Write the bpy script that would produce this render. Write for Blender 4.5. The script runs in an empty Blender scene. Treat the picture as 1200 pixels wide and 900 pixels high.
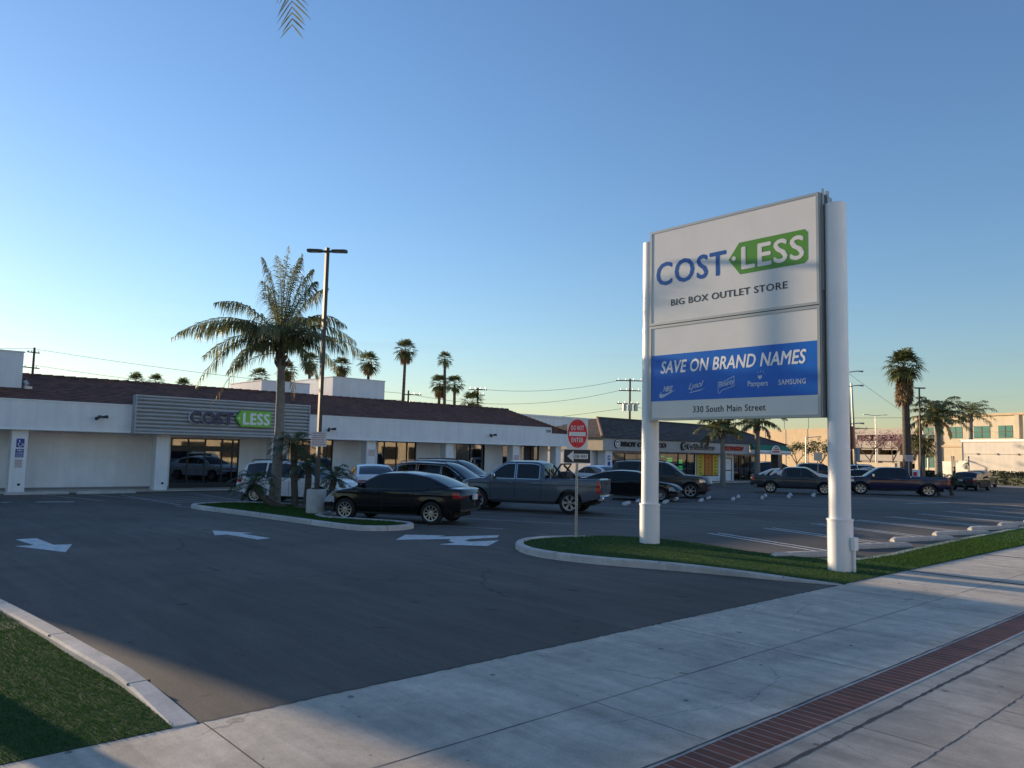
import bpy, math, random
from mathutils import Vector, Matrix
import numpy as np
R = math.radians
S = bpy.context.scene
C = S.collection
random.seed(7)

# ---------------------------------------------------------------- camera, sky, sun, exposure
cam_d = bpy.data.cameras.new('camera')
cam = bpy.data.objects.new('camera', cam_d)
C.objects.link(cam)
cam_d.sensor_width = 36.0
cam_d.lens = 27.07
cam_d.clip_start = 0.1
cam_d.clip_end = 6000
yaw, pitch, roll = R(47.91), R(5.09), R(1.29)
fw = Vector((math.cos(yaw) * math.cos(pitch), math.sin(yaw) * math.cos(pitch), math.sin(pitch)))
r0 = Vector((math.sin(yaw), -math.cos(yaw), 0))
u0 = r0.cross(fw)
rt = r0 * math.cos(roll) + u0 * math.sin(roll)
up = u0 * math.cos(roll) - r0 * math.sin(roll)
cam.matrix_world = Matrix(((rt.x, up.x, -fw.x, 0), (rt.y, up.y, -fw.y, 0), (rt.z, up.z, -fw.z, 2.1), (0, 0, 0, 1)))
S.camera = cam

SUN_AZ, SUN_EL = R(10.5), R(9.2)          # azimuth measured from +Y towards -X
world = bpy.data.worlds.new('World')
S.world = world
world.use_nodes = True
nt = world.node_tree
sky = nt.nodes.new('ShaderNodeTexSky')
sky.sky_type = 'NISHITA'
sky.sun_disc = False
sky.sun_elevation = SUN_EL
sky.sun_rotation = -SUN_AZ
sky.altitude = 0
sky.air_density = 1.3
sky.dust_density = 0.14
sky.ozone_density = 3.4
bg = nt.nodes['Background']
tint = nt.nodes.new('ShaderNodeMix')      # evening air a little less green than the model sky
tint.data_type = 'RGBA'
tint.blend_type = 'MULTIPLY'
tint.inputs[0].default_value = 1.0
tint.inputs[7].default_value = (0.85, 0.875, 1.03, 1.0)
nt.links.new(sky.outputs[0], tint.inputs[6])
# thin cirrus low over the horizon
wtc = nt.nodes.new('ShaderNodeTexCoord')
wmp = nt.nodes.new('ShaderNodeMapping')
wmp.inputs['Scale'].default_value = (3.2, 3.2, 26.0)
nt.links.new(wtc.outputs['Generated'], wmp.inputs['Vector'])
wno = nt.nodes.new('ShaderNodeTexNoise')
wno.inputs['Scale'].default_value = 1.6
wno.inputs['Detail'].default_value = 7
wno.inputs['Roughness'].default_value = 0.6
wno.inputs['Distortion'].default_value = 0.4
nt.links.new(wmp.outputs[0], wno.inputs['Vector'])
wcr = nt.nodes.new('ShaderNodeValToRGB')
wcr.color_ramp.elements[0].position = 0.52
wcr.color_ramp.elements[1].position = 0.78
nt.links.new(wno.outputs['Fac'], wcr.inputs['Fac'])
wsep = nt.nodes.new('ShaderNodeSeparateXYZ')
nt.links.new(wtc.outputs['Generated'], wsep.inputs[0])
wband = nt.nodes.new('ShaderNodeValToRGB')
be = wband.color_ramp.elements
be[0].position, be[1].position = 0.0, 0.22
be[0].color, be[1].color = (0.22, 0.22, 0.22, 1), (0, 0, 0, 1)
nt.links.new(wsep.outputs[2], wband.inputs['Fac'])
wm = nt.nodes.new('ShaderNodeMath')
wm.operation = 'MULTIPLY'
nt.links.new(wcr.outputs['Color'], wm.inputs[0])
nt.links.new(wband.outputs['Color'], wm.inputs[1])
cl = nt.nodes.new('ShaderNodeMix')
cl.data_type = 'RGBA'
cl.blend_type = 'SCREEN'
cl.inputs[7].default_value = (1.0, 0.93, 0.86, 1.0)
nt.links.new(wm.outputs[0], cl.inputs[0])
nt.links.new(tint.outputs[2], cl.inputs[6])
nt.links.new(cl.outputs[2], bg.inputs[0])
bg.inputs[1].default_value = 0.15

sun_d = bpy.data.lights.new('sun', 'SUN')
sun = bpy.data.objects.new('sun', sun_d)
C.objects.link(sun)
sun_d.energy = 5.0
sun_d.angle = R(0.6)
sun_d.color = (1.0, 0.76, 0.50)
sdir = Vector((-math.sin(SUN_AZ) * math.cos(SUN_EL), math.cos(SUN_AZ) * math.cos(SUN_EL), math.sin(SUN_EL)))
sun.rotation_euler = sdir.to_track_quat('Z', 'Y').to_euler()
S.view_settings.view_transform = 'Standard'
S.view_settings.look = 'None'
S.view_settings.exposure = 0.62
S.view_settings.gamma = 1.0

# ---------------------------------------------------------------- materials
def new_mat(name):
    m = bpy.data.materials.new(name)
    m.use_nodes = True
    return m, m.node_tree, m.node_tree.nodes['Principled BSDF']

def mat(name, col, rough=0.6, metal=0.0, coat=0.0, spec=0.5, var=0.0, scale=4.0, bump=0.0, bscale=60.0, trans=0.0, emit=0.0):
    m, t, b = new_mat(name)
    N, L = t.nodes, t.links
    b.inputs['Roughness'].default_value = rough
    b.inputs['Metallic'].default_value = metal
    b.inputs['Coat Weight'].default_value = coat
    b.inputs['Coat Roughness'].default_value = 0.04
    b.inputs['Specular IOR Level'].default_value = spec
    b.inputs['Base Color'].default_value = (*col, 1)
    if emit:
        b.inputs['Emission Color'].default_value = (*col, 1)
        b.inputs['Emission Strength'].default_value = emit
    if var or bump:
        tc = N.new('ShaderNodeTexCoord')
    if var:
        n = N.new('ShaderNodeTexNoise')
        n.inputs['Scale'].default_value = scale
        n.inputs['Detail'].default_value = 6
        n.inputs['Roughness'].default_value = 0.65
        L.new(tc.outputs['Object'], n.inputs['Vector'])
        cr = N.new('ShaderNodeValToRGB')
        cr.color_ramp.elements[0].position = 0.3
        cr.color_ramp.elements[1].position = 0.7
        cr.color_ramp.elements[0].color = (*[max(0, c * (1 - var)) for c in col], 1)
        cr.color_ramp.elements[1].color = (*[c * (1 + var) for c in col], 1)
        L.new(n.outputs['Fac'], cr.inputs['Fac'])
        L.new(cr.outputs['Color'], b.inputs['Base Color'])
    if bump:
        n2 = N.new('ShaderNodeTexNoise')
        n2.inputs['Scale'].default_value = bscale
        n2.inputs['Detail'].default_value = 4
        L.new(tc.outputs['Object'], n2.inputs['Vector'])
        bm = N.new('ShaderNodeBump')
        bm.inputs['Strength'].default_value = bump
        bm.inputs['Distance'].default_value = 0.02
        L.new(n2.outputs['Fac'], bm.inputs['Height'])
        L.new(bm.outputs['Normal'], b.inputs['Normal'])
    if trans:
        tr = N.new('ShaderNodeBsdfTranslucent')
        tr.inputs['Color'].default_value = (*[min(1, c * 1.3) for c in col], 1)
        mx = N.new('ShaderNodeMixShader')
        mx.inputs[0].default_value = trans
        L.new(b.outputs[0], mx.inputs[1])
        L.new(tr.outputs[0], mx.inputs[2])
        L.new(mx.outputs[0], N['Material Output'].inputs[0])
    return m

def ramp_layer(t, src, p0, p1, c0, c1):
    cr = t.nodes.new('ShaderNodeValToRGB')
    e = cr.color_ramp.elements
    e[0].position, e[1].position = p0, p1
    e[0].color, e[1].color = (*c0, 1), (*c1, 1)
    t.links.new(src, cr.inputs['Fac'])
    return cr.outputs['Color']

def noise(t, vec, scale, detail=5, rough=0.6, dist=0.0):
    n = t.nodes.new('ShaderNodeTexNoise')
    n.inputs['Scale'].default_value = scale
    n.inputs['Detail'].default_value = detail
    n.inputs['Roughness'].default_value = rough
    n.inputs['Distortion'].default_value = dist
    t.links.new(vec, n.inputs['Vector'])
    return n.outputs['Fac']

def mul(t, a, b, fac=1.0, mode='MULTIPLY'):
    m = t.nodes.new('ShaderNodeMix')
    m.data_type = 'RGBA'
    m.blend_type = mode
    m.inputs[0].default_value = fac
    t.links.new(a, m.inputs[6])
    t.links.new(b, m.inputs[7])
    return m.outputs[2]

def mapping(t, vec, scale=(1, 1, 1), rot=(0, 0, 0)):
    m = t.nodes.new('ShaderNodeMapping')
    m.inputs['Scale'].default_value = scale
    m.inputs['Rotation'].default_value = rot
    t.links.new(vec, m.inputs['Vector'])
    return m.outputs[0]

def bump(t, b, h, strength, dist):
    n = t.nodes.new('ShaderNodeBump')
    n.inputs['Strength'].default_value = strength
    n.inputs['Distance'].default_value = dist
    t.links.new(h, n.inputs['Height'])
    t.links.new(n.outputs['Normal'], b.inputs['Normal'])

def make_asphalt():
    m, t, b = new_mat('asphalt')
    v = t.nodes.new('ShaderNodeTexCoord').outputs['Object']
    big = ramp_layer(t, noise(t, v, 0.16, 7, 0.62, 0.8), 0.30, 0.70, (0.084, 0.072, 0.060), (0.165, 0.143, 0.119))
    streak = ramp_layer(t, noise(t, mapping(t, v, (1.9, 0.14, 1), (0, 0, R(48))), 1.0, 6, 0.68, 0.8), 0.34, 0.68, (0.85,) * 3, (1.16,) * 3)
    streak2 = ramp_layer(t, noise(t, mapping(t, v, (5.5, 0.5, 1), (0, 0, R(40))), 1.0, 6, 0.7, 0.5), 0.34, 0.68, (0.90,) * 3, (1.10,) * 3)
    fine = ramp_layer(t, noise(t, v, 38, 4, 0.85), 0.28, 0.75, (0.62,) * 3, (1.42,) * 3)
    spots = ramp_layer(t, noise(t, v, 2.1, 3, 0.5, 0.5), 0.68, 0.74, (1,) * 3, (0.55,) * 3)
    vd = t.nodes.new('ShaderNodeVectorMath')
    vd.operation = 'ADD'
    nn = t.nodes.new('ShaderNodeTexNoise')
    nn.inputs['Scale'].default_value = 0.9
    nn.inputs['Detail'].default_value = 6
    t.links.new(v, nn.inputs['Vector'])
    t.links.new(v, vd.inputs[0])
    t.links.new(nn.outputs['Color'], vd.inputs[1])
    c = mul(t, big, streak)
    c = mul(t, c, streak2)
    c = mul(t, c, fine)
    c = mul(t, c, spots)
    for sc, w0, w1, dk in ((0.13, 0.0012, 0.0032, 0.45), (0.34, 0.0008, 0.003, 0.72)):
        vo = t.nodes.new('ShaderNodeTexVoronoi')
        vo.feature = 'DISTANCE_TO_EDGE'
        vo.inputs['Scale'].default_value = sc
        t.links.new(vd.outputs[0], vo.inputs['Vector'])
        brk = ramp_layer(t, noise(t, v, 0.5, 3), 0.45, 0.55, (0,) * 3, (1,) * 3)
        cr = ramp_layer(t, vo.outputs['Distance'], w0, w1, (dk,) * 3, (1,) * 3)
        c = mul(t, c, mul(t, cr, brk, 1.0, 'LIGHTEN'))
    # pale grit and dark oil drips
    g = t.nodes.new('ShaderNodeTexVoronoi')
    g.inputs['Scale'].default_value = 5.0
    t.links.new(v, g.inputs['Vector'])
    c = mul(t, c, ramp_layer(t, g.outputs['Distance'], 0.022, 0.034, (2.6, 2.5, 2.3), (1,) * 3))
    g = t.nodes.new('ShaderNodeTexVoronoi')
    g.inputs['Scale'].default_value = 0.9
    t.links.new(vd.outputs[0], g.inputs['Vector'])
    c = mul(t, c, ramp_layer(t, g.outputs['Distance'], 0.03, 0.10, (0.55,) * 3, (1,) * 3))
    t.links.new(c, b.inputs['Base Color'])
    b.inputs['Roughness'].default_value = 0.8
    b.inputs['Specular IOR Level'].default_value = 0.35
    bump(t, b, noise(t, v, 90, 3, 0.8), 0.6, 0.008)
    return m

def make_concrete(name, base, stain=0.5, streak_rot=0.0, gum_=1.0):
    m, t, b = new_mat(name)
    v = t.nodes.new('ShaderNodeTexCoord').outputs['Object']
    lo = tuple(c * 0.68 for c in base)
    hi = tuple(min(1, c * 1.16) for c in base)
    big = ramp_layer(t, noise(t, v, 0.8, 7, 0.68, 0.7), 0.3, 0.7, lo, hi)
    st = ramp_layer(t, noise(t, mapping(t, v, (3.2, 0.3, 1), (0, 0, streak_rot)), 1.0, 6, 0.7, 0.6), 0.34, 0.6, (0.62, 0.63, 0.65), (1.06,) * 3)
    mot = ramp_layer(t, noise(t, v, 5.5, 6, 0.75), 0.32, 0.68, (0.82,) * 3, (1.1,) * 3)
    fine = ramp_layer(t, noise(t, v, 60, 3, 0.8), 0.3, 0.7, (0.86,) * 3, (1.1,) * 3)
    vd = t.nodes.new('ShaderNodeVectorMath')
    vd.operation = 'ADD'
    nn = t.nodes.new('ShaderNodeTexNoise')
    nn.inputs['Scale'].default_value = 6.0
    nn.inputs['Detail'].default_value = 3
    t.links.new(v, nn.inputs['Vector'])
    sc = t.nodes.new('ShaderNodeVectorMath')
    sc.operation = 'SCALE'
    sc.inputs['Scale'].default_value = 0.12
    t.links.new(nn.outputs['Color'], sc.inputs[0])
    t.links.new(v, vd.inputs[0])
    t.links.new(sc.outputs[0], vd.inputs[1])
    c = mul(t, big, st, stain)
    c = mul(t, c, mot, 0.8)
    c = mul(t, c, fine)
    for scl, r0_, r1_, dk, f in ((1.9, 0.05, 0.075, 0.30, 0.8), (4.1, 0.045, 0.075, 0.42, 0.75), (9.0, 0.03, 0.06, 0.55, 0.6)):
        vo = t.nodes.new('ShaderNodeTexVoronoi')
        vo.inputs['Scale'].default_value = scl
        t.links.new(vd.outputs[0], vo.inputs['Vector'])
        c = mul(t, c, ramp_layer(t, vo.outputs['Distance'], r0_, r1_, (dk,) * 3, (1,) * 3), f * gum_)
    vo = t.nodes.new('ShaderNodeTexVoronoi')
    vo.feature = 'DISTANCE_TO_EDGE'
    vo.inputs['Scale'].default_value = 0.42
    t.links.new(vd.outputs[0], vo.inputs['Vector'])
    crk = ramp_layer(t, vo.outputs['Distance'], 0.0015, 0.004, (0.5,) * 3, (1,) * 3)
    brk = ramp_layer(t, noise(t, v, 0.35, 2), 0.50, 0.56, (1,) * 3, (0,) * 3)
    c = mul(t, c, mul(t, crk, brk, 1.0, 'LIGHTEN'), 0.8 * gum_)
    t.links.new(c, b.inputs['Base Color'])
    b.inputs['Roughness'].default_value = 0.82
    b.inputs['Specular IOR Level'].default_value = 0.3
    bump(t, b, noise(t, v, 70, 4, 0.7), 0.35, 0.006)
    return m

def make_stucco(name, base, var=0.08):
    m, t, b = new_mat(name)
    v = t.nodes.new('ShaderNodeTexCoord').outputs['Object']
    big = ramp_layer(t, noise(t, v, 0.9, 5, 0.6, 0.3), 0.3, 0.7, tuple(c * (1 - var) for c in base), tuple(c * (1 + var) for c in base))
    drip = ramp_layer(t, noise(t, mapping(t, v, (3.5, 3.5, 0.25)), 1.0, 4, 0.6), 0.3, 0.6, (0.9,) * 3, (1.02,) * 3)
    c = mul(t, big, drip, 0.7)
    t.links.new(c, b.inputs['Base Color'])
    b.inputs['Roughness'].default_value = 0.85
    b.inputs['Specular IOR Level'].default_value = 0.25
    bump(t, b, noise(t, v, 55, 4, 0.7), 0.35, 0.008)
    return m

def make_roof(name, base):
    m, t, b = new_mat(name)
    v = t.nodes.new('ShaderNodeTexCoord').outputs['Object']
    vo = t.nodes.new('ShaderNodeTexVoronoi')
    vo.inputs['Scale'].default_value = 3.2
    t.links.new(v, vo.inputs['Vector'])
    cell = ramp_layer(t, vo.outputs['Color'], 0.1, 0.9, tuple(c * 0.62 for c in base), tuple(c * 1.45 for c in base))
    big = ramp_layer(t, noise(t, v, 0.5, 5), 0.3, 0.7, (0.85,) * 3, (1.15,) * 3)
    t.links.new(mul(t, cell, big), b.inputs['Base Color'])
    b.inputs['Roughness'].default_value = 0.75
    w = t.nodes.new('ShaderNodeTexWave')
    w.inputs['Scale'].default_value = 1.6
    w.inputs['Distortion'].default_value = 0.3
    t.links.new(v, w.inputs['Vector'])
    bump(t, b, w.outputs['Fac'], 0.5, 0.03)
    return m

def make_brick_band():
    m, t, b = new_mat('brick_band')
    v = t.nodes.new('ShaderNodeTexCoord').outputs['Object']
    br = t.nodes.new('ShaderNodeTexBrick')
    br.offset = 0.0
    br.inputs['Scale'].default_value = 1.0
    br.inputs['Brick Width'].default_value = 0.115
    br.inputs['Row Height'].default_value = 0.36
    br.inputs['Mortar Size'].default_value = 0.006
    br.inputs['Color1'].default_value = (0.185, 0.060, 0.040, 1)
    br.inputs['Color2'].default_value = (0.120, 0.042, 0.030, 1)
    br.inputs['Mortar'].default_value = (0.30, 0.27, 0.24, 1)
    t.links.new(v, br.inputs['Vector'])
    st = ramp_layer(t, noise(t, v, 3, 5), 0.3, 0.7, (0.7,) * 3, (1.2,) * 3)
    t.links.new(mul(t, br.outputs['Color'], st), b.inputs['Base Color'])
    b.inputs['Roughness'].default_value = 0.8
    bump(t, b, br.outputs['Fac'], -0.6, 0.006)
    return m

def make_glass(name, col=(0.012, 0.014, 0.016), mirror=0.12, rough=0.03):
    m, t, b = new_mat(name)
    b.inputs['Base Color'].default_value = (*col, 1)
    b.inputs['Roughness'].default_value = rough
    b.inputs['Specular IOR Level'].default_value = 0.6
    g = t.nodes.new('ShaderNodeBsdfGlossy')
    g.inputs['Roughness'].default_value = rough
    g.inputs['Color'].default_value = (0.9, 0.92, 0.95, 1)
    mx = t.nodes.new('ShaderNodeMixShader')
    mx.inputs[0].default_value = mirror
    t.links.new(b.outputs[0], mx.inputs[1])
    t.links.new(g.outputs[0], mx.inputs[2])
    t.links.new(mx.outputs[0], t.nodes['Material Output'].inputs[0])
    return m

def make_window_glass(name, mirror=0.3):
    # clear tinted pane: transparent with a mirror share, so the dark room behind shows
    m, t, b = new_mat(name)
    tr = t.nodes.new('ShaderNodeBsdfTransparent')
    tr.inputs['Color'].default_value = (0.55, 0.57, 0.58, 1)
    g = t.nodes.new('ShaderNodeBsdfGlossy')
    g.inputs['Roughness'].default_value = 0.02
    mx = t.nodes.new('ShaderNodeMixShader')
    mx.inputs[0].default_value = mirror
    t.links.new(tr.outputs[0], mx.inputs[1])
    t.links.new(g.outputs[0], mx.inputs[2])
    t.links.new(mx.outputs[0], t.nodes['Material Output'].inputs[0])
    return m

def make_leaf(name, c0, c1, trans=0.3, rough=0.45):
    m, t, b = new_mat(name)
    gi = t.nodes.new('ShaderNodeNewGeometry')
    v = t.nodes.new('ShaderNodeTexCoord').outputs['Object']
    add = t.nodes.new('ShaderNodeMath')
    add.operation = 'ADD'
    t.links.new(gi.outputs['Random Per Island'], add.inputs[0])
    t.links.new(noise(t, v, 1.2, 3), add.inputs[1])
    c = ramp_layer(t, add.outputs[0], 0.45, 1.35, c0, c1)
    t.links.new(c, b.inputs['Base Color'])
    b.inputs['Roughness'].default_value = rough
    b.inputs['Specular IOR Level'].default_value = 0.4
    tr = t.nodes.new('ShaderNodeBsdfTranslucent')
    t.links.new(c, tr.inputs['Color'])
    mx = t.nodes.new('ShaderNodeMixShader')
    mx.inputs[0].default_value = trans
    t.links.new(b.outputs[0], mx.inputs[1])
    t.links.new(tr.outputs[0], mx.inputs[2])
    t.links.new(mx.outputs[0], t.nodes['Material Output'].inputs[0])
    return m

M = dict(
    asphalt=make_asphalt(),
    concrete=make_concrete('sidewalk_concrete', (0.64, 0.56, 0.455), 0.6, R(4)),
    road=make_concrete('road_concrete', (0.50, 0.45, 0.375), 0.7, R(88)),
    kerb=make_concrete('kerb_concrete', (0.62, 0.59, 0.55), 0.35, 0.0, 0.4),
    stop=make_concrete('wheel_stop_concrete', (0.58, 0.55, 0.50), 0.4, 0.0, 0.5),
    brick=make_brick_band(),
    joint=mat('joint_dirt', (0.07, 0.065, 0.06), 0.9, var=0.3, scale=9),
    soil=mat('soil', (0.05, 0.045, 0.03), 0.95, var=0.3),
    redline=mat('red_paver', (0.17, 0.06, 0.045), 0.85, var=0.3, scale=14),
    paint=mat('road_paint', (0.64, 0.64, 0.62), 0.75, var=0.32, scale=7, bump=0.2),
    paint_worn=mat('worn_road_paint', (0.36, 0.36, 0.35), 0.75, var=0.4, scale=6),
    turf=mat('turf_mat', (0.026, 0.066, 0.012), 0.9, var=0.35, scale=20),
    blade=make_leaf('turf_blade', (0.026, 0.075, 0.010), (0.050, 0.120, 0.020), 0.25, 0.85),
    white=make_stucco('white_stucco', (0.80, 0.79, 0.78), 0.05),
    wall=make_stucco('cool_white_stucco', (0.76, 0.76, 0.76)),  # the walls' own cool white
    trimwhite=mat('trim_white', (0.82, 0.82, 0.80), 0.6),
    roof=make_roof('brown_roof_tile', (0.125, 0.052, 0.036)),
    roof2=make_roof('grey_roof_tile', (0.080, 0.062, 0.052)),
    ridge=mat('ridge_tile', (0.26, 0.15, 0.10), 0.8, var=0.3, scale=8),
    corr=mat('corrugated_steel', (0.36, 0.38, 0.40), 0.5, 0.15, var=0.08, scale=2),
    steel=mat('galvanised_steel', (0.42, 0.42, 0.41), 0.42, 0.8, var=0.15, scale=12),
    alu=mat('aluminium', (0.36, 0.36, 0.35), 0.4, 0.75),
    darkalu=mat('dark_aluminium', (0.12, 0.125, 0.13), 0.4, 0.6),
    polewhite=mat('white_pole_paint', (0.82, 0.82, 0.80), 0.38, coat=0.15, var=0.04, scale=2),
    bronze=mat('bronze_pole_paint', (0.045, 0.038, 0.032), 0.5, var=0.15, scale=5),
    black=mat('black_frame', (0.012, 0.012, 0.013), 0.45),
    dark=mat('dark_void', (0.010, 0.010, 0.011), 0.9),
    signface=mat('sign_face', (0.66, 0.65, 0.63), 0.16, coat=0.25, var=0.04, scale=1.2),
    blueface=mat('sign_blue', (0.008, 0.135, 0.55), 0.3, coat=0.05, spec=0.3, var=0.06, scale=2),
    cobalt=mat('letter_blue', (0.012, 0.085, 0.34), 0.3),
    navy=mat('letter_navy', (0.008, 0.014, 0.085), 0.35),
    green=mat('letter_green', (0.075, 0.25, 0.022), 0.3),
    greenface=mat('letter_green_face', (0.13, 0.50, 0.035), 0.3),  # stronger green than the plain letter green
    whitetxt=mat('letter_white', (0.82, 0.82, 0.80), 0.35),
    blacktxt=mat('letter_black', (0.012, 0.012, 0.014), 0.4),
    redtxt=mat('letter_red', (0.45, 0.02, 0.02), 0.35),
    signwhite=mat('traffic_sign_white', (0.78, 0.77, 0.74), 0.4),
    signred=mat('traffic_sign_red', (0.78, 0.014, 0.024), 0.35),
    signblack=mat('traffic_sign_black', (0.02, 0.018, 0.016), 0.4),
    signblue=mat('access_sign_blue', (0.01, 0.035, 0.28), 0.4),
    notice=mat('notice_white', (0.62, 0.60, 0.59), 0.5),
    noticetxt=mat('notice_red', (0.40, 0.16, 0.14), 0.5),
    trunk=mat('palm_bark', (0.21, 0.19, 0.165), 0.9, var=0.3, scale=6, bump=0.6, bscale=14),
    trunk_dark=mat('rough_bark', (0.10, 0.08, 0.06), 0.95, var=0.4, scale=8, bump=0.8, bscale=18),
    palm=make_leaf('palm_leaf', (0.060, 0.078, 0.026), (0.190, 0.200, 0.085), 0.42),
    palm_dark=make_leaf('pygmy_leaf', (0.022, 0.042, 0.014), (0.055, 0.085, 0.03), 0.2),
    palm_dry=make_leaf('dry_palm_leaf', (0.16, 0.10, 0.05), (0.30, 0.20, 0.10), 0.25, 0.7),
    fan=make_leaf('fan_leaf', (0.045, 0.065, 0.022), (0.13, 0.15, 0.055), 0.35),
    leaf=make_leaf('olive_leaf', (0.06, 0.07, 0.02), (0.16, 0.17, 0.06), 0.3),
    blossom=make_leaf('pink_blossom', (0.36, 0.20, 0.17), (0.52, 0.33, 0.31), 0.3),
    bark=mat('tree_bark', (0.16, 0.12, 0.09), 0.9, var=0.3, scale=6),
    hedge=make_leaf('hedge_leaf', (0.012, 0.02, 0.008), (0.03, 0.045, 0.016), 0.15),
    tan=make_stucco('tan_stucco', (0.58, 0.44, 0.28)),
    cream=make_stucco('cream_stucco', (0.62, 0.53, 0.38)),
    parking_grey=make_stucco('garage_concrete', (0.42, 0.38, 0.33)),
    palewall=make_stucco('pale_block_wall', (0.68, 0.62, 0.53)),
    greenglass=make_glass('green_window_glass', (0.06, 0.20, 0.165), 0.03, 0.15),
    shopglass=make_window_glass('shop_window_glass', 0.18),
    mallglass=make_window_glass('mall_window_glass', 0.14),
    carglass=make_glass('car_glass', (0.004, 0.005, 0.006), 0.0),
    tyre=mat('tyre_rubber', (0.014, 0.014, 0.015), 0.85),
    rim=mat('alloy_rim', (0.42, 0.43, 0.44), 0.3, 0.9),
    chrome=mat('chrome', (0.75, 0.76, 0.78), 0.12, 1.0),
    plastic=mat('black_plastic', (0.018, 0.018, 0.019), 0.6),
    lens=mat('headlight_lens', (0.55, 0.57, 0.6), 0.08, 0.3, coat=0.6),
    amber=mat('amber_lens', (0.75, 0.22, 0.05), 0.2, coat=0.5),
    tail=mat('tail_lens', (0.40, 0.008, 0.012), 0.15, coat=0.6),
    plate=mat('plate_white', (0.70, 0.70, 0.72), 0.4),
    wood=mat('creosote_pole', (0.085, 0.055, 0.04), 0.9, var=0.3, scale=4),
    wire=mat('wire_black', (0.02, 0.02, 0.022), 0.7),
    orange=mat('orange_guard', (0.55, 0.13, 0.04), 0.6),
    yellow=mat('poster_yellow', (0.62, 0.46, 0.05), 0.5),
    orangep=mat('poster_orange', (0.58, 0.20, 0.03), 0.5),
    neon=mat('green_neon', (0.03, 0.75, 0.12), 0.5, emit=0.9),
    awning=mat('green_awning', (0.012, 0.17, 0.085), 0.6),
    poster=mat('poster_pale', (0.40, 0.38, 0.35), 0.5, var=0.5, scale=5),
    glow_paint=mat('painted_shop_glow', (0.50, 0.38, 0.20), 0.8),  # lamplit warmth put into the base colour, nothing emits
    shelf=mat('store_shelf', (0.42, 0.38, 0.30), 0.7, var=0.5, scale=7),
    bluebox=mat('blue_display_box', (0.02, 0.06, 0.22), 0.6),
    skin=mat('skin', (0.35, 0.20, 0.14), 0.6),
    darkcloth=mat('dark_clothing', (0.012, 0.013, 0.018), 0.9),
    hair=mat('dark_hair', (0.012, 0.010, 0.009), 0.7),
    ground=mat('outer_ground', (0.12, 0.11, 0.10), 0.9, var=0.2, scale=0.05),
    cloudy=mat('lamp_lens', (0.5, 0.5, 0.48), 0.3),
)

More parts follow.
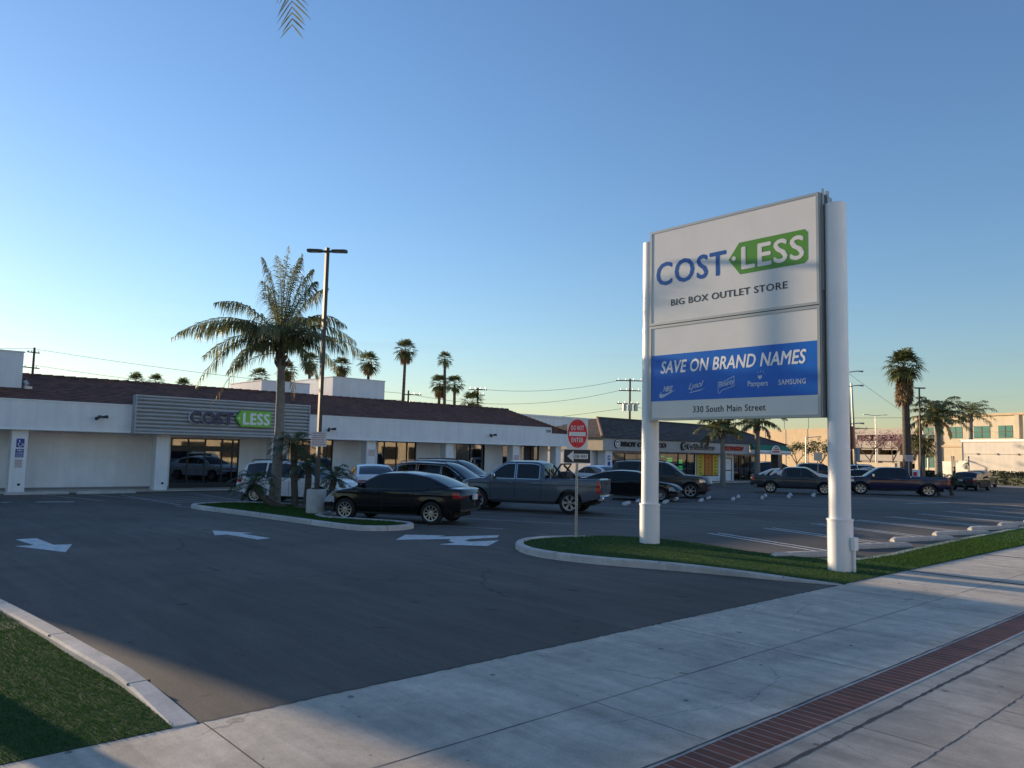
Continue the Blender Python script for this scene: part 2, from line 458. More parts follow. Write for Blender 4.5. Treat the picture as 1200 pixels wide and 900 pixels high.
# ---------------------------------------------------------------- mesh helpers
class MB:
    def __init__(s):
        s.v, s.f, s.m = [], [], []
    def add(s, vs, fs, mi=0):
        o = len(s.v)
        s.v += [tuple(p) for p in vs]
        for f in fs:
            s.f.append([i + o for i in f])
            s.m.append(mi)
    def box(s, x0, x1, y0, y1, z0, z1, mi=0, b=0.0):
        x0, x1 = min(x0, x1), max(x0, x1)
        y0, y1 = min(y0, y1), max(y0, y1)
        z0, z1 = min(z0, z1), max(z0, z1)
        if b <= 0:
            vs = [(x, y, z) for z in (z0, z1) for y in (y0, y1) for x in (x0, x1)]
            s.add(vs, [(0, 2, 3, 1), (4, 5, 7, 6), (0, 1, 5, 4), (2, 6, 7, 3), (0, 4, 6, 2), (1, 3, 7, 5)], mi)
            return
        # chamfered box: 24 vertices
        vs, idx = [], {}
        for cx in (0, 1):
            for cy in (0, 1):
                for cz in (0, 1):
                    X, Y, Z = (x0, x1)[cx], (y0, y1)[cy], (z0, z1)[cz]
                    ix, iy, iz = X + (b, -b)[cx], Y + (b, -b)[cy], Z + (b, -b)[cz]
                    for ax, p in enumerate(((X, iy, iz), (ix, Y, iz), (ix, iy, Z))):
                        idx[(cx, cy, cz, ax)] = len(vs)
                        vs.append(p)
        g = lambda *k: idx[k]
        fs = []
        for q in (0, 1):
            a = [g(q, 0, 0, 0), g(q, 1, 0, 0), g(q, 1, 1, 0), g(q, 0, 1, 0)]
            fs.append(a if q else a[::-1])
            a = [g(0, q, 0, 1), g(1, q, 0, 1), g(1, q, 1, 1), g(0, q, 1, 1)]
            fs.append(a[::-1] if q else a)
            a = [g(0, 0, q, 2), g(1, 0, q, 2), g(1, 1, q, 2), g(0, 1, q, 2)]
            fs.append(a if q else a[::-1])
        for p in (0, 1):
            for q in (0, 1):
                fs.append([g(0, p, q, 1), g(1, p, q, 1), g(1, p, q, 2), g(0, p, q, 2)])
                fs.append([g(p, 0, q, 0), g(p, 1, q, 0), g(p, 1, q, 2), g(p, 0, q, 2)])
                fs.append([g(p, q, 0, 0), g(p, q, 1, 0), g(p, q, 1, 1), g(p, q, 0, 1)])
        for cx in (0, 1):
            for cy in (0, 1):
                for cz in (0, 1):
                    fs.append([g(cx, cy, cz, 0), g(cx, cy, cz, 1), g(cx, cy, cz, 2)])
        # orient outward
        cen = Vector(((x0 + x1) / 2, (y0 + y1) / 2, (z0 + z1) / 2))
        out = []
        for f in fs:
            p = [Vector(vs[i]) for i in f]
            n = (p[1] - p[0]).cross(p[2] - p[0])
            mid = sum(p, Vector()) / len(p)
            out.append(f if n.dot(mid - cen) >= 0 else f[::-1])
        s.add(vs, out, mi)
    def obox(s, o, u, v, n, lu, lv, ln, mi=0):
        # box from corner o along unit axes u, v, n
        o, u, v, n = Vector(o), Vector(u) * lu, Vector(v) * lv, Vector(n) * ln
        vs = [o + u * a + v * b + n * c for c in (0, 1) for b in (0, 1) for a in (0, 1)]
        fs = [(0, 2, 3, 1), (4, 5, 7, 6), (0, 1, 5, 4), (2, 6, 7, 3), (0, 4, 6, 2), (1, 3, 7, 5)]
        if u.cross(v).dot(n) < 0:
            fs = [f[::-1] for f in fs]
        s.add(vs, fs, mi)
    def tube(s, pts, rad, n=10, mi=0, caps=True):
        pts = [Vector(p) for p in pts]
        if not hasattr(rad, '__len__'):
            rad = [rad] * len(pts)
        rings = []
        for i, p in enumerate(pts):
            a = pts[max(0, i - 1)]
            b = pts[min(len(pts) - 1, i + 1)]
            t = (b - a).normalized()
            ref = Vector((0, 0, 1)) if abs(t.z) < 0.9 else Vector((1, 0, 0))
            x = t.cross(ref).normalized()
            y = t.cross(x).normalized()
            rings.append([p + (x * math.cos(k * 2 * math.pi / n) + y * math.sin(k * 2 * math.pi / n)) * rad[i] for k in range(n)])
        vs = [q for r in rings for q in r]
        fs = []
        for i in range(len(pts) - 1):
            for k in range(n):
                a, b = i * n + k, i * n + (k + 1) % n
                fs.append((a, a + n, b + n, b))
        if caps:
            fs.append(list(range(n)))
            fs.append(list(range((len(pts) - 1) * n, len(pts) * n))[::-1])
        s.add(vs, fs, mi)
    def lathe_y(s, prof, cx, cy, cz, n=24, mi=0, sgn=1):
        # profile of (radius, y) spun about the y axis
        vs, fs = [], []
        for r, y in prof:
            for k in range(n):
                a = 2 * math.pi * k / n
                vs.append((cx + r * math.cos(a), cy + sgn * y, cz + r * math.sin(a)))
        for i in range(len(prof) - 1):
            for k in range(n):
                a, b = i * n + k, i * n + (k + 1) % n
                f = (a, a + n, b + n, b)
                fs.append(f if sgn > 0 else f[::-1])
        s.add(vs, fs, mi)
    def poly(s, pts, z=None, mi=0):
        vs = [(p[0], p[1], z) if z is not None else p for p in pts]
        s.add(vs, [list(range(len(vs)))], mi)
    def prism(s, pts, o, u, v, n, depth, mi=0):
        # 2-D outline in (u, v) from o, thick by depth along n
        o, u, v, n = Vector(o), Vector(u), Vector(v), Vector(n)
        area = sum(pts[i][0] * pts[(i + 1) % len(pts)][1] - pts[(i + 1) % len(pts)][0] * pts[i][1] for i in range(len(pts)))
        if area < 0:
            pts = pts[::-1]
        if u.cross(v).dot(n) < 0:
            pts = pts[::-1]
        k = len(pts)
        a = [o + u * p[0] + v * p[1] for p in pts]
        vs = a + [p + n * depth for p in a]
        fs = [list(range(k))[::-1], list(range(k, 2 * k))]
        fs += [(i, (i + 1) % k, (i + 1) % k + k, i + k) for i in range(k)]
        s.add(vs, fs, mi)
    def build(s, name, mats, parent=None, smooth=None, loc=None):
        me = bpy.data.meshes.new(name)
        me.from_pydata([tuple(p) for p in s.v], [], s.f)
        if not isinstance(mats, (list, tuple)):
            mats = [mats]
        for m in mats:
            me.materials.append(m)
        if len(mats) > 1:
            me.polygons.foreach_set('material_index', s.m)
        if smooth is not None:
            me.polygons.foreach_set('use_smooth', [True] * len(me.polygons))
            me.set_sharp_from_angle(angle=R(smooth))
        me.update()
        o = bpy.data.objects.new(name, me)
        C.objects.link(o)
        if parent is not None:
            o.parent = parent
        if loc is not None:
            o.location = loc
        return o

def tag(o, label=None, cat=None, group=None, kind=None):
    if label: o['label'] = label
    if cat: o['category'] = cat
    if group: o['group'] = group
    if kind: o['kind'] = kind
    return o

def thing(name, label, cat, loc=(0, 0, 0), rz=0.0, group=None):
    o = bpy.data.objects.new(name, None)
    o.empty_display_size = 0.3
    C.objects.link(o)
    o.location = loc
    o.rotation_euler = (0, 0, rz)
    return tag(o, label, cat, group)

def copy_thing(root, loc, rz, label, group=None):
    r = root.copy()
    C.objects.link(r)
    r.location = loc
    r.rotation_euler = (0, 0, rz)
    r['label'] = label
    if group: r['group'] = group
    for ch in list(root.children):
        c = ch.copy()
        C.objects.link(c)
        c.parent = r
        for g in list(ch.children):
            q = g.copy()
            C.objects.link(q)
            q.parent = c
    return r

def struct(name, mb, m, parent=None, smooth=None):
    o = mb.build(name, m, parent, smooth)
    if parent is None:
        o['kind'] = 'structure'
    return o

_tcache = {}
def text_geo(body, off, shear, spacing):
    key = (body, off, shear, spacing)
    if key not in _tcache:
        cu = bpy.data.curves.new('lettering', 'FONT')
        cu.body = body
        bold = off > 0.0
        cu.offset = 0.0
        cu.shear = shear
        cu.space_character = spacing
        cu.resolution_u = 3
        o = bpy.data.objects.new('lettering_tmp', cu)
        C.objects.link(o)
        dg = bpy.context.evaluated_depsgraph_get()
        me = o.evaluated_get(dg).to_mesh()
        vs = [tuple(p.co) for p in me.vertices]
        fs = [list(p.vertices) for p in me.polygons]
        o.evaluated_get(dg).to_mesh_clear()
        bpy.data.objects.remove(o)
        bpy.data.curves.remove(cu)
        if bold:
            # heavier strokes: shifted copies, each a hair further out so no two faces share a plane
            n0, V, F = len(vs), [], []
            d = off * 0.75
            for lv, (dx, dy) in enumerate(((0, 0), (-d, 0), (d, 0), (0, d * .7), (0, -d * .7))):
                V += [(p[0] + dx, p[1] + dy, lv) for p in vs]
                F += [[i + lv * n0 for i in f] for f in fs]
            vs, fs = V, F
        _tcache[key] = (vs, fs)
    return _tcache[key]

def add_text(mb, body, o, u, v, n, w, h, depth=0.004, off=0.02, shear=0.0, spacing=1.0, mi=0, rise=0.0, grow=0.0):
    # fills a w by h box whose lower left corner is o; front face raised by depth along n
    vs, fs = text_geo(body, off, shear, spacing)
    xs = [p[0] for p in vs]
    ys = [p[1] for p in vs]
    x0, x1, y0, y1 = min(xs), max(xs), min(ys), max(ys)
    o, u, v, n = Vector(o), Vector(u), Vector(v), Vector(n)
    P = []
    for p in vs:
        a = (p[0] - x0) / (x1 - x0)
        P.append(o + u * (a * w) + v * ((p[1] - y0) / (y1 - y0) * h + rise * a))
    k = len(P)
    front = [p + n * (depth + vs[i][2] * 0.0006) for i, p in enumerate(P)]
    flip = u.cross(v).dot(n) < 0
    F = []
    edges = {}
    for f in fs:
        g = f[::-1] if flip else f
        F.append([i + k for i in g])
        for i in range(len(g)):
            e = (g[i], g[(i + 1) % len(g)])
            if (e[1], e[0]) in edges:
                del edges[(e[1], e[0])]
            else:
                edges[e] = 1
    for a, b in edges:
        F.append([a, b, b + k, a + k])
    mb.add(P + front, F, mi)

def pchip(pts):
    xs = [p[0] for p in pts]
    ys = [p[1] for p in pts]
    n = len(xs)
    h = [xs[i + 1] - xs[i] for i in range(n - 1)]
    d = [(ys[i + 1] - ys[i]) / h[i] for i in range(n - 1)]
    m = [0.0] * n
    m[0], m[-1] = d[0], d[-1]
    for i in range(1, n - 1):
        if d[i - 1] * d[i] > 0:
            w1, w2 = 2 * h[i] + h[i - 1], h[i] + 2 * h[i - 1]
            m[i] = (w1 + w2) / (w1 / d[i - 1] + w2 / d[i])
    def f(x):
        if x <= xs[0]: return ys[0]
        if x >= xs[-1]: return ys[-1]
        i = 0
        while x > xs[i + 1]: i += 1
        t = (x - xs[i]) / h[i]
        return ((1 + 2 * t) * (1 - t) ** 2 * ys[i] + t * (1 - t) ** 2 * h[i] * m[i] + t * t * (3 - 2 * t) * ys[i + 1] + t * t * (t - 1) * h[i] * m[i + 1])
    return f
# ================================================================ SETTING
def sheet(name, pts, z, m, parent=None):
    b = MB()
    b.poly(pts, z)
    return struct(name, b, m, parent)

sheet('ground', [(-900, -900), (1500, -900), (1500, 1500), (-900, 1500)], -0.05, M['ground'])
lot = sheet('parking_lot', [(-70, 6.02), (63, 6.02), (63, 75), (-70, 75)], 0.0, M['asphalt'])
walk = MB()
walk.box(-70, 160, 3.36, 6.05, -0.2, 0.004)
walk = struct('sidewalk', walk, M['concrete'])
rd = MB()
rd.box(-120, 220, -13, 2.98, -0.2, 0.0)
rd = struct('road', rd, M['road'])
bb = MB()
bb.box(-70, 160, 0.0, 0.335, -0.2, 0.002)
struct('brick_strip', bb, M['brick']).location = (0, 3.003, 0)
edge = MB()
edge.box(-70, 160, 2.98, 3.0025, -0.2, 0.004)
edge.box(-70, 160, 3.3385, 3.36, -0.2, 0.003)
struct('brick_edging', edge, M['kerb'])
sheet('far_pavement', [(-120, -20), (220, -20), (220, -13), (-120, -13)], 0.004, M['concrete'])
sheet('side_street', [(63, 6.05), (90, 6.05), (90, 120), (63, 120)], 0.002, M['asphalt'])
def strip_h(b, y, x0, x1, w, amp=0.004, z=0.006, step=0.22):
    n = int((x1 - x0) / step)
    for i in range(n):
        a, c = x0 + i * step, x0 + (i + 1) * step
        def jag(t_):
            return random.Random(int(round(t_ * 1000)) + 77)
        p, q = jag(a).uniform(-amp, amp), jag(c).uniform(-amp, amp)
        wa = w * jag(a + 5).uniform(0.45, 1.25)
        wc = w * jag(c + 5).uniform(0.45, 1.25)
        b.add([(a, y + p - wa / 2, z), (c, y + q - wc / 2, z), (c, y + q + wc / 2, z), (a, y + p + wa / 2, z)], [(0, 1, 2, 3)])
def strip_v(b, x, y0, y1, w, amp=0.004, z=0.006, step=0.2):
    n = max(1, int((y1 - y0) / step))
    h = (y1 - y0) / n
    for i in range(n):
        a, c = y0 + i * h, y0 + (i + 1) * h
        p = math.sin(a * 3.1 + x) * amp
        q = math.sin(c * 3.1 + x) * amp
        b.add([(x + p - w / 2, a, z), (x + p + w / 2, a, z), (x + q + w / 2, c, z), (x + q - w / 2, c, z)], [(0, 1, 2, 3)])
j = MB()
strip_h(j, 4.505, -20, 60, 0.011, 0.002, 0.0055)
for x in (2.36, 12.6, 17.7, 22.2, 26.8):
    strip_v(j, x, 4.5, 6.04, 0.012, 0.003, 0.0055)
for x in (-2.6, 8.0):
    strip_v(j, x, 3.4, 6.04, 0.010, 0.003, 0.0055)
for x in (5.1, 11.2, 15.2):
    strip_v(j, x, 3.4, 4.5, 0.006, 0.003, 0.0055)
struct('pavement_joint', j, M['joint'], walk)
j = MB()
strip_h(j, 2.80, -20, 60, 0.035, 0.006, 0.0015, 0.07)
strip_h(j, 2.20, -20, 60, 0.011, 0.007, 0.0015, 0.06)
for x in (3.2, 7.7, 11.9):
    strip_v(j, x, -4, 2.2, 0.012, 0.01, 0.0015)
for x in (6.3, 9.2):
    strip_v(j, x, 2.2, 2.97, 0.008, 0.02, 0.0015)
struct('road_joint', j, M['joint'], rd)
j = MB()
strip_h(j, 6.052, 2.32, 13.1, 0.035, 0.012, 0.0058, 0.06)
strip_h(j, 3.37, -10, 60, 0.02, 0.006, 0.0058)
struct('dirt_edge', j, M['joint'], walk)
j = MB()
for x in (15.83, 20.25, 24.8):
    strip_v(j, x, 4.0 if x < 16 else 4.6, 6.04, 0.10, 0.0, 0.0075)
struct('red_paver_line', j, M['redline'], walk)

# kerbs
def kerb(name, outer, w=0.17, closed=False, m=None):
    # outer: (x, y, h) along the kerb, planted side on the left
    n = len(outer)
    b = MB()
    rings = []
    for i, (x, y, h) in enumerate(outer):
        a = Vector(outer[i - 1][:2]) if (i > 0 or closed) else Vector((x, y))
        c = Vector(outer[(i + 1) % n][:2]) if (i < n - 1 or closed) else Vector((x, y))
        t = (c - a).normalized()
        nn = Vector((-t.y, t.x))
        P = lambda d, z: (x + nn.x * d, y + nn.y * d, z)
        e = min(0.02, h * 0.3)
        rings.append([P(-0.012, -0.05), P(0.004, h - e), P(0.004 + e, h), P(w - e, h), P(w, h - e), P(w, -0.05)])
    k = 6
    vs = [p for r in rings for p in r]
    fs = []
    last = n if closed else n - 1
    for i in range(last):
        for q in range(k - 1):
            a, c = i * k + q, ((i + 1) % n) * k + q
            fs.append((a, c, c + 1, a + 1))
    if not closed:
        fs.append(list(range(k)))
        fs.append(list(range((n - 1) * k, n * k))[::-1])
    b.add(vs, fs)
    return struct(name, b, m or M['kerb'], None, 35)

def smooth_path(pts, step=0.25):
    # Catmull-Rom through (x, y, h)
    out = []
    P = [Vector(p) for p in pts]
    for i in range(len(P) - 1):
        a, b, c, d = P[max(0, i - 1)], P[i], P[i + 1], P[min(len(P) - 1, i + 2)]
        n = max(2, int((c - b).length / step))
        for k in range(n):
            t = k / n
            out.append(tuple(0.5 * ((2 * b) + (c - a) * t + (2 * a - 5 * b + 4 * c - d) * t * t + (3 * b - a - 3 * c + d) * t ** 3)))
    out.append(tuple(P[-1]))
    return out
LK = smooth_path([(2.34, 6.06, 0.012), (2.33, 6.8, 0.055), (2.30, 7.5, 0.095), (2.22, 8.3, 0.11), (2.10, 9.8, 0.12), (1.92, 11.8, 0.12), (1.66, 14, 0.12), (1.3, 18, 0.12), (0.9, 26, 0.12)], 0.4)
k1 = kerb('lawn_kerb', LK, 0.19)
RK = smooth_path([(60, 8.0, 0.05), (30, 7.55, 0.05), (21, 7.25, 0.05), (17.4, 7.1, 0.045), (15.9, 7.5, 0.035), (15.35, 9.0, 0.03), (15.5, 11.0, 0.03), (15.2, 12.0, 0.05), (14.4, 12.8, 0.10), (13.0, 13.1, 0.14), (12.1, 12.85, 0.14), (11.5, 12.15, 0.14), (11.25, 11.3, 0.14), (11.47, 10.1, 0.14), (12.14, 8.6, 0.13), (12.62, 7.3, 0.085), (12.86, 6.6, 0.045), (13.16, 6.07, 0.01)], 0.35)
k2 = kerb('sign_island_kerb', RK[::-1][::-1], 0.17)
MK = smooth_path([(11.38, 20.5, 0.13), (11.85, 19.6, 0.13), (12.3, 18.75, 0.13), (12.48, 18.0, 0.13), (12.25, 17.4, 0.13), (11.6, 17.1, 0.13), (10.9, 17.3, 0.13), (10.5, 18.0, 0.13), (10.25, 20.3, 0.13), (9.95, 23.2, 0.13), (9.6, 25.9, 0.13), (9.75, 26.9, 0.13), (10.6, 27.4, 0.13), (11.7, 27.3, 0.13), (12.5, 26.5, 0.13), (13.0, 25.4, 0.13), (13.2, 24.0, 0.13), (12.9, 22.6, 0.13), (12.1, 21.75, 0.13), (11.5, 21.2, 0.13)], 0.3)
# joints across the kerbs
def kerb_joints(path, every, par, w=0.19, side=1):
    b = MB()
    acc = every * 0.6
    for i in range(1, len(path)):
        p, q = Vector(path[i - 1]), Vector(path[i])
        acc += (q - p).length
        if acc > every:
            acc = 0
            t = (q - p).normalized()
            n = Vector((-t.y, t.x, 0)) * side
            q0 = Vector((q.x, q.y, -0.04))
            b.obox(q0 - n * 0.004, t, n, Vector((0, 0, 1)), 0.010, w + 0.002, q.z + 0.0412)
    if b.v:
        struct('kerb_joint', b, M['joint'], par)

def orient_ccw_left(path, inside):
    # make sure the planted point lies left of the path
    p = Vector(path[len(path) // 2][:2])
    q = Vector(path[len(path) // 2 + 1][:2])
    t = q - p
    n = Vector((-t.y, t.x))
    return path if n.dot(Vector(inside) - p) > 0 else path[::-1]
for o in (k1, k2):
    me = o.data
    bpy.data.objects.remove(o)
LK2 = orient_ccw_left(LK, (0, 9))
k1 = kerb('lawn_kerb', LK2, 0.19)
kerb_joints(LK2, 2.0, k1, 0.19)
RK2 = orient_ccw_left(RK, (13.5, 11))
k2 = kerb('sign_island_kerb', RK2, 0.17)
kerb_joints(RK2, 1.9, k2, 0.17)
MK2 = orient_ccw_left(MK, (11.2, 23))
k3 = kerb('palm_island_kerb', MK2, 0.17, True)
kerb_joints(MK2, 2.4, k3, 0.17)

# lawns: one turf mat and a great many short blades
def inside_poly(poly, X, Y):
    c = np.zeros(X.shape, bool)
    n = len(poly)
    for i in range(n):
        x0, y0 = poly[i]
        x1, y1 = poly[(i + 1) % n]
        if y0 == y1: continue
        c ^= ((y0 > Y) != (y1 > Y)) & (X < (x1 - x0) * (Y - y0) / (y1 - y0) + x0)
    return c

def lawn(name, poly, z0, slope, zones):
    b = MB()
    b.poly([(p[0], p[1], z0 + slope * (p[1] - 6.05)) for p in poly])
    o = b.build(name, M['turf'])
    o['kind'] = 'stuff'
    rng = np.random.default_rng(5)
    V = []
    for (x0, x1, y0, y1, num, h, w) in zones:
        X = rng.uniform(x0, x1, num)
        Y = rng.uniform(y0, y1, num)
        k = inside_poly(poly, X, Y)
        X, Y = X[k], Y[k]
        n = len(X)
        a = rng.uniform(0, 2 * np.pi, n)
        hh = h * rng.uniform(0.5, 1.15, n)
        lean = rng.normal(0, 0.35, (n, 2)) * hh[:, None] * 1.2
        dx, dy = np.cos(a) * w / 2, np.sin(a) * w / 2
        zz = z0 + slope * (Y - 6.05) - 0.004
        p0 = np.stack([X - dx, Y - dy, zz], 1)
        p1 = np.stack([X + dx, Y + dy, zz], 1)
        p2 = np.stack([X + lean[:, 0], Y + lean[:, 1], zz + hh], 1)
        V.append(np.stack([p0, p1, p2], 1).reshape(-1, 3))
    V = np.concatenate(V)
    n = len(V) // 3
    me = bpy.data.meshes.new('grass')
    me.vertices.add(len(V))
    me.vertices.foreach_set('co', V.astype(np.float32).ravel())
    me.loops.add(3 * n)
    me.loops.foreach_set('vertex_index', np.arange(3 * n, dtype=np.int32))
    me.polygons.add(n)
    me.polygons.foreach_set('loop_start', np.arange(0, 3 * n, 3, dtype=np.int32))
    me.materials.append(M['blade'])
    me.update()
    me.validate()
    g = bpy.data.objects.new('grass', me)
    C.objects.link(g)
    g.parent = o
    return o
def inset(path, w):
    out = []
    for i, (x, y, h) in enumerate(path):
        a = Vector(path[max(0, i - 1)][:2])
        c = Vector(path[min(len(path) - 1, i + 1)][:2])
        t = (c - a).normalized()
        out.append((x - t.y * w, y + t.x * w))
    return out
LP = inset(LK2, 0.17)
lp = [p for p in LP if p[1] > 6.05] + ([(-25, 6.045), (-25, 26)] if LP[0][1] > LP[-1][1] else [(-25, 26), (-25, 6.045)])
lawn('lawn', lp, 0.006, 0.016, [(-1.0, 2.4, 6.0, 10, 140000, 0.022, 0.006), (-2.5, 2.4, 10, 14, 30000, 0.045, 0.008)])
RP = inset(RK2, 0.15)
rp = list(RP) + ([(60, 6.045)] if RP[-1][0] > 50 else [])
if RP[0][0] > 50: rp = list(RP) + [(13.3, 6.045), (60, 6.045)]
else: rp = [(13.3, 6.045)] + list(RP) + [(60, 6.045)]
lawn('grass_strip', rp, 0.012, 0.013, [(11, 16.5, 6.0, 13.6, 90000, 0.035, 0.009), (16.5, 24, 6, 8, 36000, 0.05, 0.012), (24, 40, 6, 8.2, 24000, 0.05, 0.018)])
mp = inset(MK2, 0.15)
lawn('island_grass', mp, 0.09, 0.0, [(9.5, 13.2, 17, 27.7, 42000, 0.06, 0.014)])

# painted markings on the lot
def paint(name, polys, m=M['paint'], z=0.004):
    b = MB()
    for p in polys:
        b.poly(p, z)
    o = b.build(name, m, lot)
    return o
paint('direction_arrow', [[(4.16, 18.1), (3.77, 16.85), (3.18, 18.35), (3.52, 18.28), (3.40, 19.55), (3.80, 19.62), (3.84, 18.18)]])
paint('direction_arrow', [[(7.55, 19.35), (7.20, 18.3), (7.50, 18.34), (7.68, 17.0), (8.03, 17.1), (7.86, 18.32), (8.16, 18.3)]])
paint('turn_arrow', [[(10.32, 15.36), (11.13, 16.17), (11.88, 15.51), (11.57, 15.40), (12.17, 15.16), (13.12, 14.88), (12.73, 14.50), (11.91, 14.58), (11.62, 14.42), (11.58, 14.16), (12.36, 14.02), (11.40, 13.31), (10.63, 14.09), (11.16, 14.2), (11.25, 14.55), (11.53, 14.82)]])
def line(x0, y0, x1, y1, w=0.10):
    d = Vector((x1 - x0, y1 - y0)).normalized()
    n = Vector((-d.y, d.x)) * w / 2
    return [(x0 + n.x, y0 + n.y), (x0 - n.x, y0 - n.y), (x1 - n.x, y1 - n.y), (x1 + n.x, y1 + n.y)]
L1 = []
for i in range(14):
    x = 17.25 + 2.95 * i
    L1.append(line(x, 8.4, x + 1.30, 12.3))
    L1.append(line(x + 0.36, 8.4, x + 1.62, 12.2))
paint('stall_line', L1)
L1 = []
for i in range(16):
    x = 11.95 + 2.95 * i
    L1.append(line(x - 0.7, 21.2, x + 2.3, 16.0))
    L1.append(line(x + 0.4, 22.6, x - 2.5, 27.6))
paint('stall_line', L1, M['paint_worn'])
L1 = [line(41.0, 15.6, 44.5, 14.8, 0.3)]
L1 += [line(47 + 3 * i, 30.6, 48.6 + 3 * i, 34.6) for i in range(5)]
L1 += [line(x, 36.0, x + 1.2, 31.2, 0.09) for x in (3.9, 6.9, 8.4, 19.3, 22.3, 25.3, 28.3, 31.3)]
L1 += [line(9.7, 33.6 - 0.9 * i, 12.6, 34.9 - 0.9 * i, 0.09) for i in range(6)]
L1 += [line(9.6, 34.5, 9.75, 28.0, 0.09), line(12.7, 35.2, 12.5, 28.6, 0.09)]
L1 += [line(6.0, 31.4, 7.1, 31.0, 0.45), line(4.2, 32.0, 5.3, 31.6, 0.22)]
paint('stall_line', L1, M['paint_worn'])

# ---------------------------------------------------------------- store building
store = thing('store_building', 'long low white store with dark tiled roof and corrugated entrance panel', 'building', (0, 0, 0))
b = MB()
OPEN = [(12.85, 16.25, 0, 2.45), (18.95, 21.6, 0.1, 2.6), (24.5, 27.25, 0.1, 2.6), (30.3, 32.7, 0.1, 2.6), (34.25, 34.95, 0.6, 2.6), (35.95, 37.65, 0.1, 2.6)]
xp = -16.0
for (x0, x1, z0, z1) in OPEN:
    b.box(xp, x0, 38.7, 38.95, 0, 2.9)
    b.box(x0, x1, 38.7, 38.95, z1, 2.9)
    if z0 > 0.05: b.box(x0, x1, 38.7, 38.95, 0, z0)
    xp = x1
b.box(xp, 38.5, 38.7, 38.95, 0, 2.9)
b.box(38.3, 38.5, 38.95, 49, 0, 4.0)
b.box(-16, 38.5, 48.8, 49, 0, 4.0)
b.build('wall', M['wall'], store)
b = MB()
xp = -16.0
b.box(-16, 12.8, 38.66, 38.697, 0, 0.13)
b.box(16.3, 38.5, 38.66, 38.697, 0, 0.13)
b.build('base_band', mat('base_band', (0.20, 0.205, 0.21), 0.8), store)
b = MB()
b.box(-16, 38.4, 36.7, 38.69, 0.002, 0.035)
b.build('walkway', M['concrete'], store)
b = MB()
b.box(-16, 38.4, 37.2, 38.72, 2.63, 2.70)
b.build('soffit', M['wall'], store)
b = MB()
b.box(-16, 10.5, 36.9, 37.15, 2.62, 3.80)
b.box(18.95, 37.05, 36.9, 37.15, 2.62, 3.80)
b.box(10.5, 18.95, 36.95, 37.15, 2.62, 3.80)
b.box(37.05, 39.2, 36.9, 37.15, 2.62, 3.45)
b.box(38.95, 39.2, 37.15, 48.5, 2.62, 3.45)
b.build('fascia', M['white'], store)
b = MB()
b.box(-16, 10.49, 36.86, 36.897, 2.585, 2.65)
b.box(18.97, 39.2, 36.86, 36.897, 2.585, 2.65)
b.box(-16, 10.49, 36.87, 37.2, 3.803, 3.85)
b.box(18.97, 37.0, 36.87, 37.2, 3.803, 3.85)
b.build('fascia_trim', M['trimwhite'], store)
for i, x in enumerate((-10.6, -5.05, 0.5, 6.05, 11.7, 17.25, 22.82, 28.33, 33.78, 37.75)):
    b = MB()
    w = 0.58 if i < 9 else 0.5
    b.box(x, x + w, 37.16, 37.75, 0.0, 2.628, 0, 0.012)
    c = b.build('column', M['white'], store)
    d = MB()
    d.tube([(x + w * 0.62, 37.158, 0.34), (x + w * 0.62, 37.13, 0.34)], 0.05, 12)
    d.build('drain_outlet', M['dark'], c)
# stepped tile courses of the roof
def tile_slope(b, A, B, Cc, D, n, lift=0.035):
    # A-B eave left to right, D-C ridge left to right
    A, B, Cc, D = map(Vector, (A, B, Cc, D))
    nrm = (B - A).cross(D - A).normalized()
    if nrm.z < 0: nrm = -nrm
    for i in range(n):
        t0, t1 = i / n, (i + 1) / n
        a, c = A.lerp(D, t0) + nrm * lift, B.lerp(Cc, t0) + nrm * lift
        e, f = A.lerp(D, t1), B.lerp(Cc, t1)
        a0, c0 = A.lerp(D, t0), B.lerp(Cc, t0)
        b.add([a, c, f, e], [(0, 1, 2, 3)])
        b.add([a0, c0, c, a], [(0, 1, 2, 3)])
b = MB()
tile_slope(b, (-16, 36.98, 3.86), (37.1, 36.98, 3.86), (37.1, 43, 5.28), (-16, 43, 5.28), 17)
tile_slope(b, (37.1, 36.98, 3.86), (39.3, 36.8, 3.46), (38.6, 43, 5.28), (37.1, 43, 5.28), 17)
b.add([(-16, 43, 5.28), (38.6, 43, 5.28), (39.3, 49, 3.6), (-16, 49, 3.6)], [(0, 1, 2, 3)])
b.add([(39.3, 36.8, 3.46), (39.3, 49, 3.46), (38.6, 43, 5.28)], [(0, 1, 2)])
b.add([(37.06, 36.905, 3.452), (39.2, 36.905, 3.452), (37.06, 36.905, 3.86)], [(0, 1, 2)])
roof = b.build('roof', M['roof'], store)
b = MB()
for i in range(110):
    x = -16 + i * 0.5
    if x > 38.2: break
    b.tube([(x, 43, 5.285), (x + 0.5, 43, 5.30)], [0.085, 0.10], 8)
b.build('ridge_cap', M['roof'], roof)
def rbox(x0, x1, y0, y1, z0, z1):
    b = MB()
    b.box(x0, x1, y0, y1, z0, z1 - 0.05)
    b.box(x0 - 0.04, x1 + 0.04, y0 - 0.04, y1 + 0.04, z1 - 0.05, z1)
    return b.build('roof_screen', M['white'], store)
rbox(-3.2, 6.62, 39.4, 42.8, 4.0, 6.05)
rbox(20.95, 24.3, 47.0, 52, 3.5, 6.38)
rbox(26.0, 30.15, 47.0, 53, 3.5, 7.02)
b = MB()
b.tube([(6.75, 39.3, 4.42), (6.8, 39.25, 4.62), (6.72, 39.3, 4.75)], 0.09, 8)
b.box(6.7, 6.98, 39.1, 39.4, 4.40, 4.52)
b.build('roof_vent', M['steel'], store)
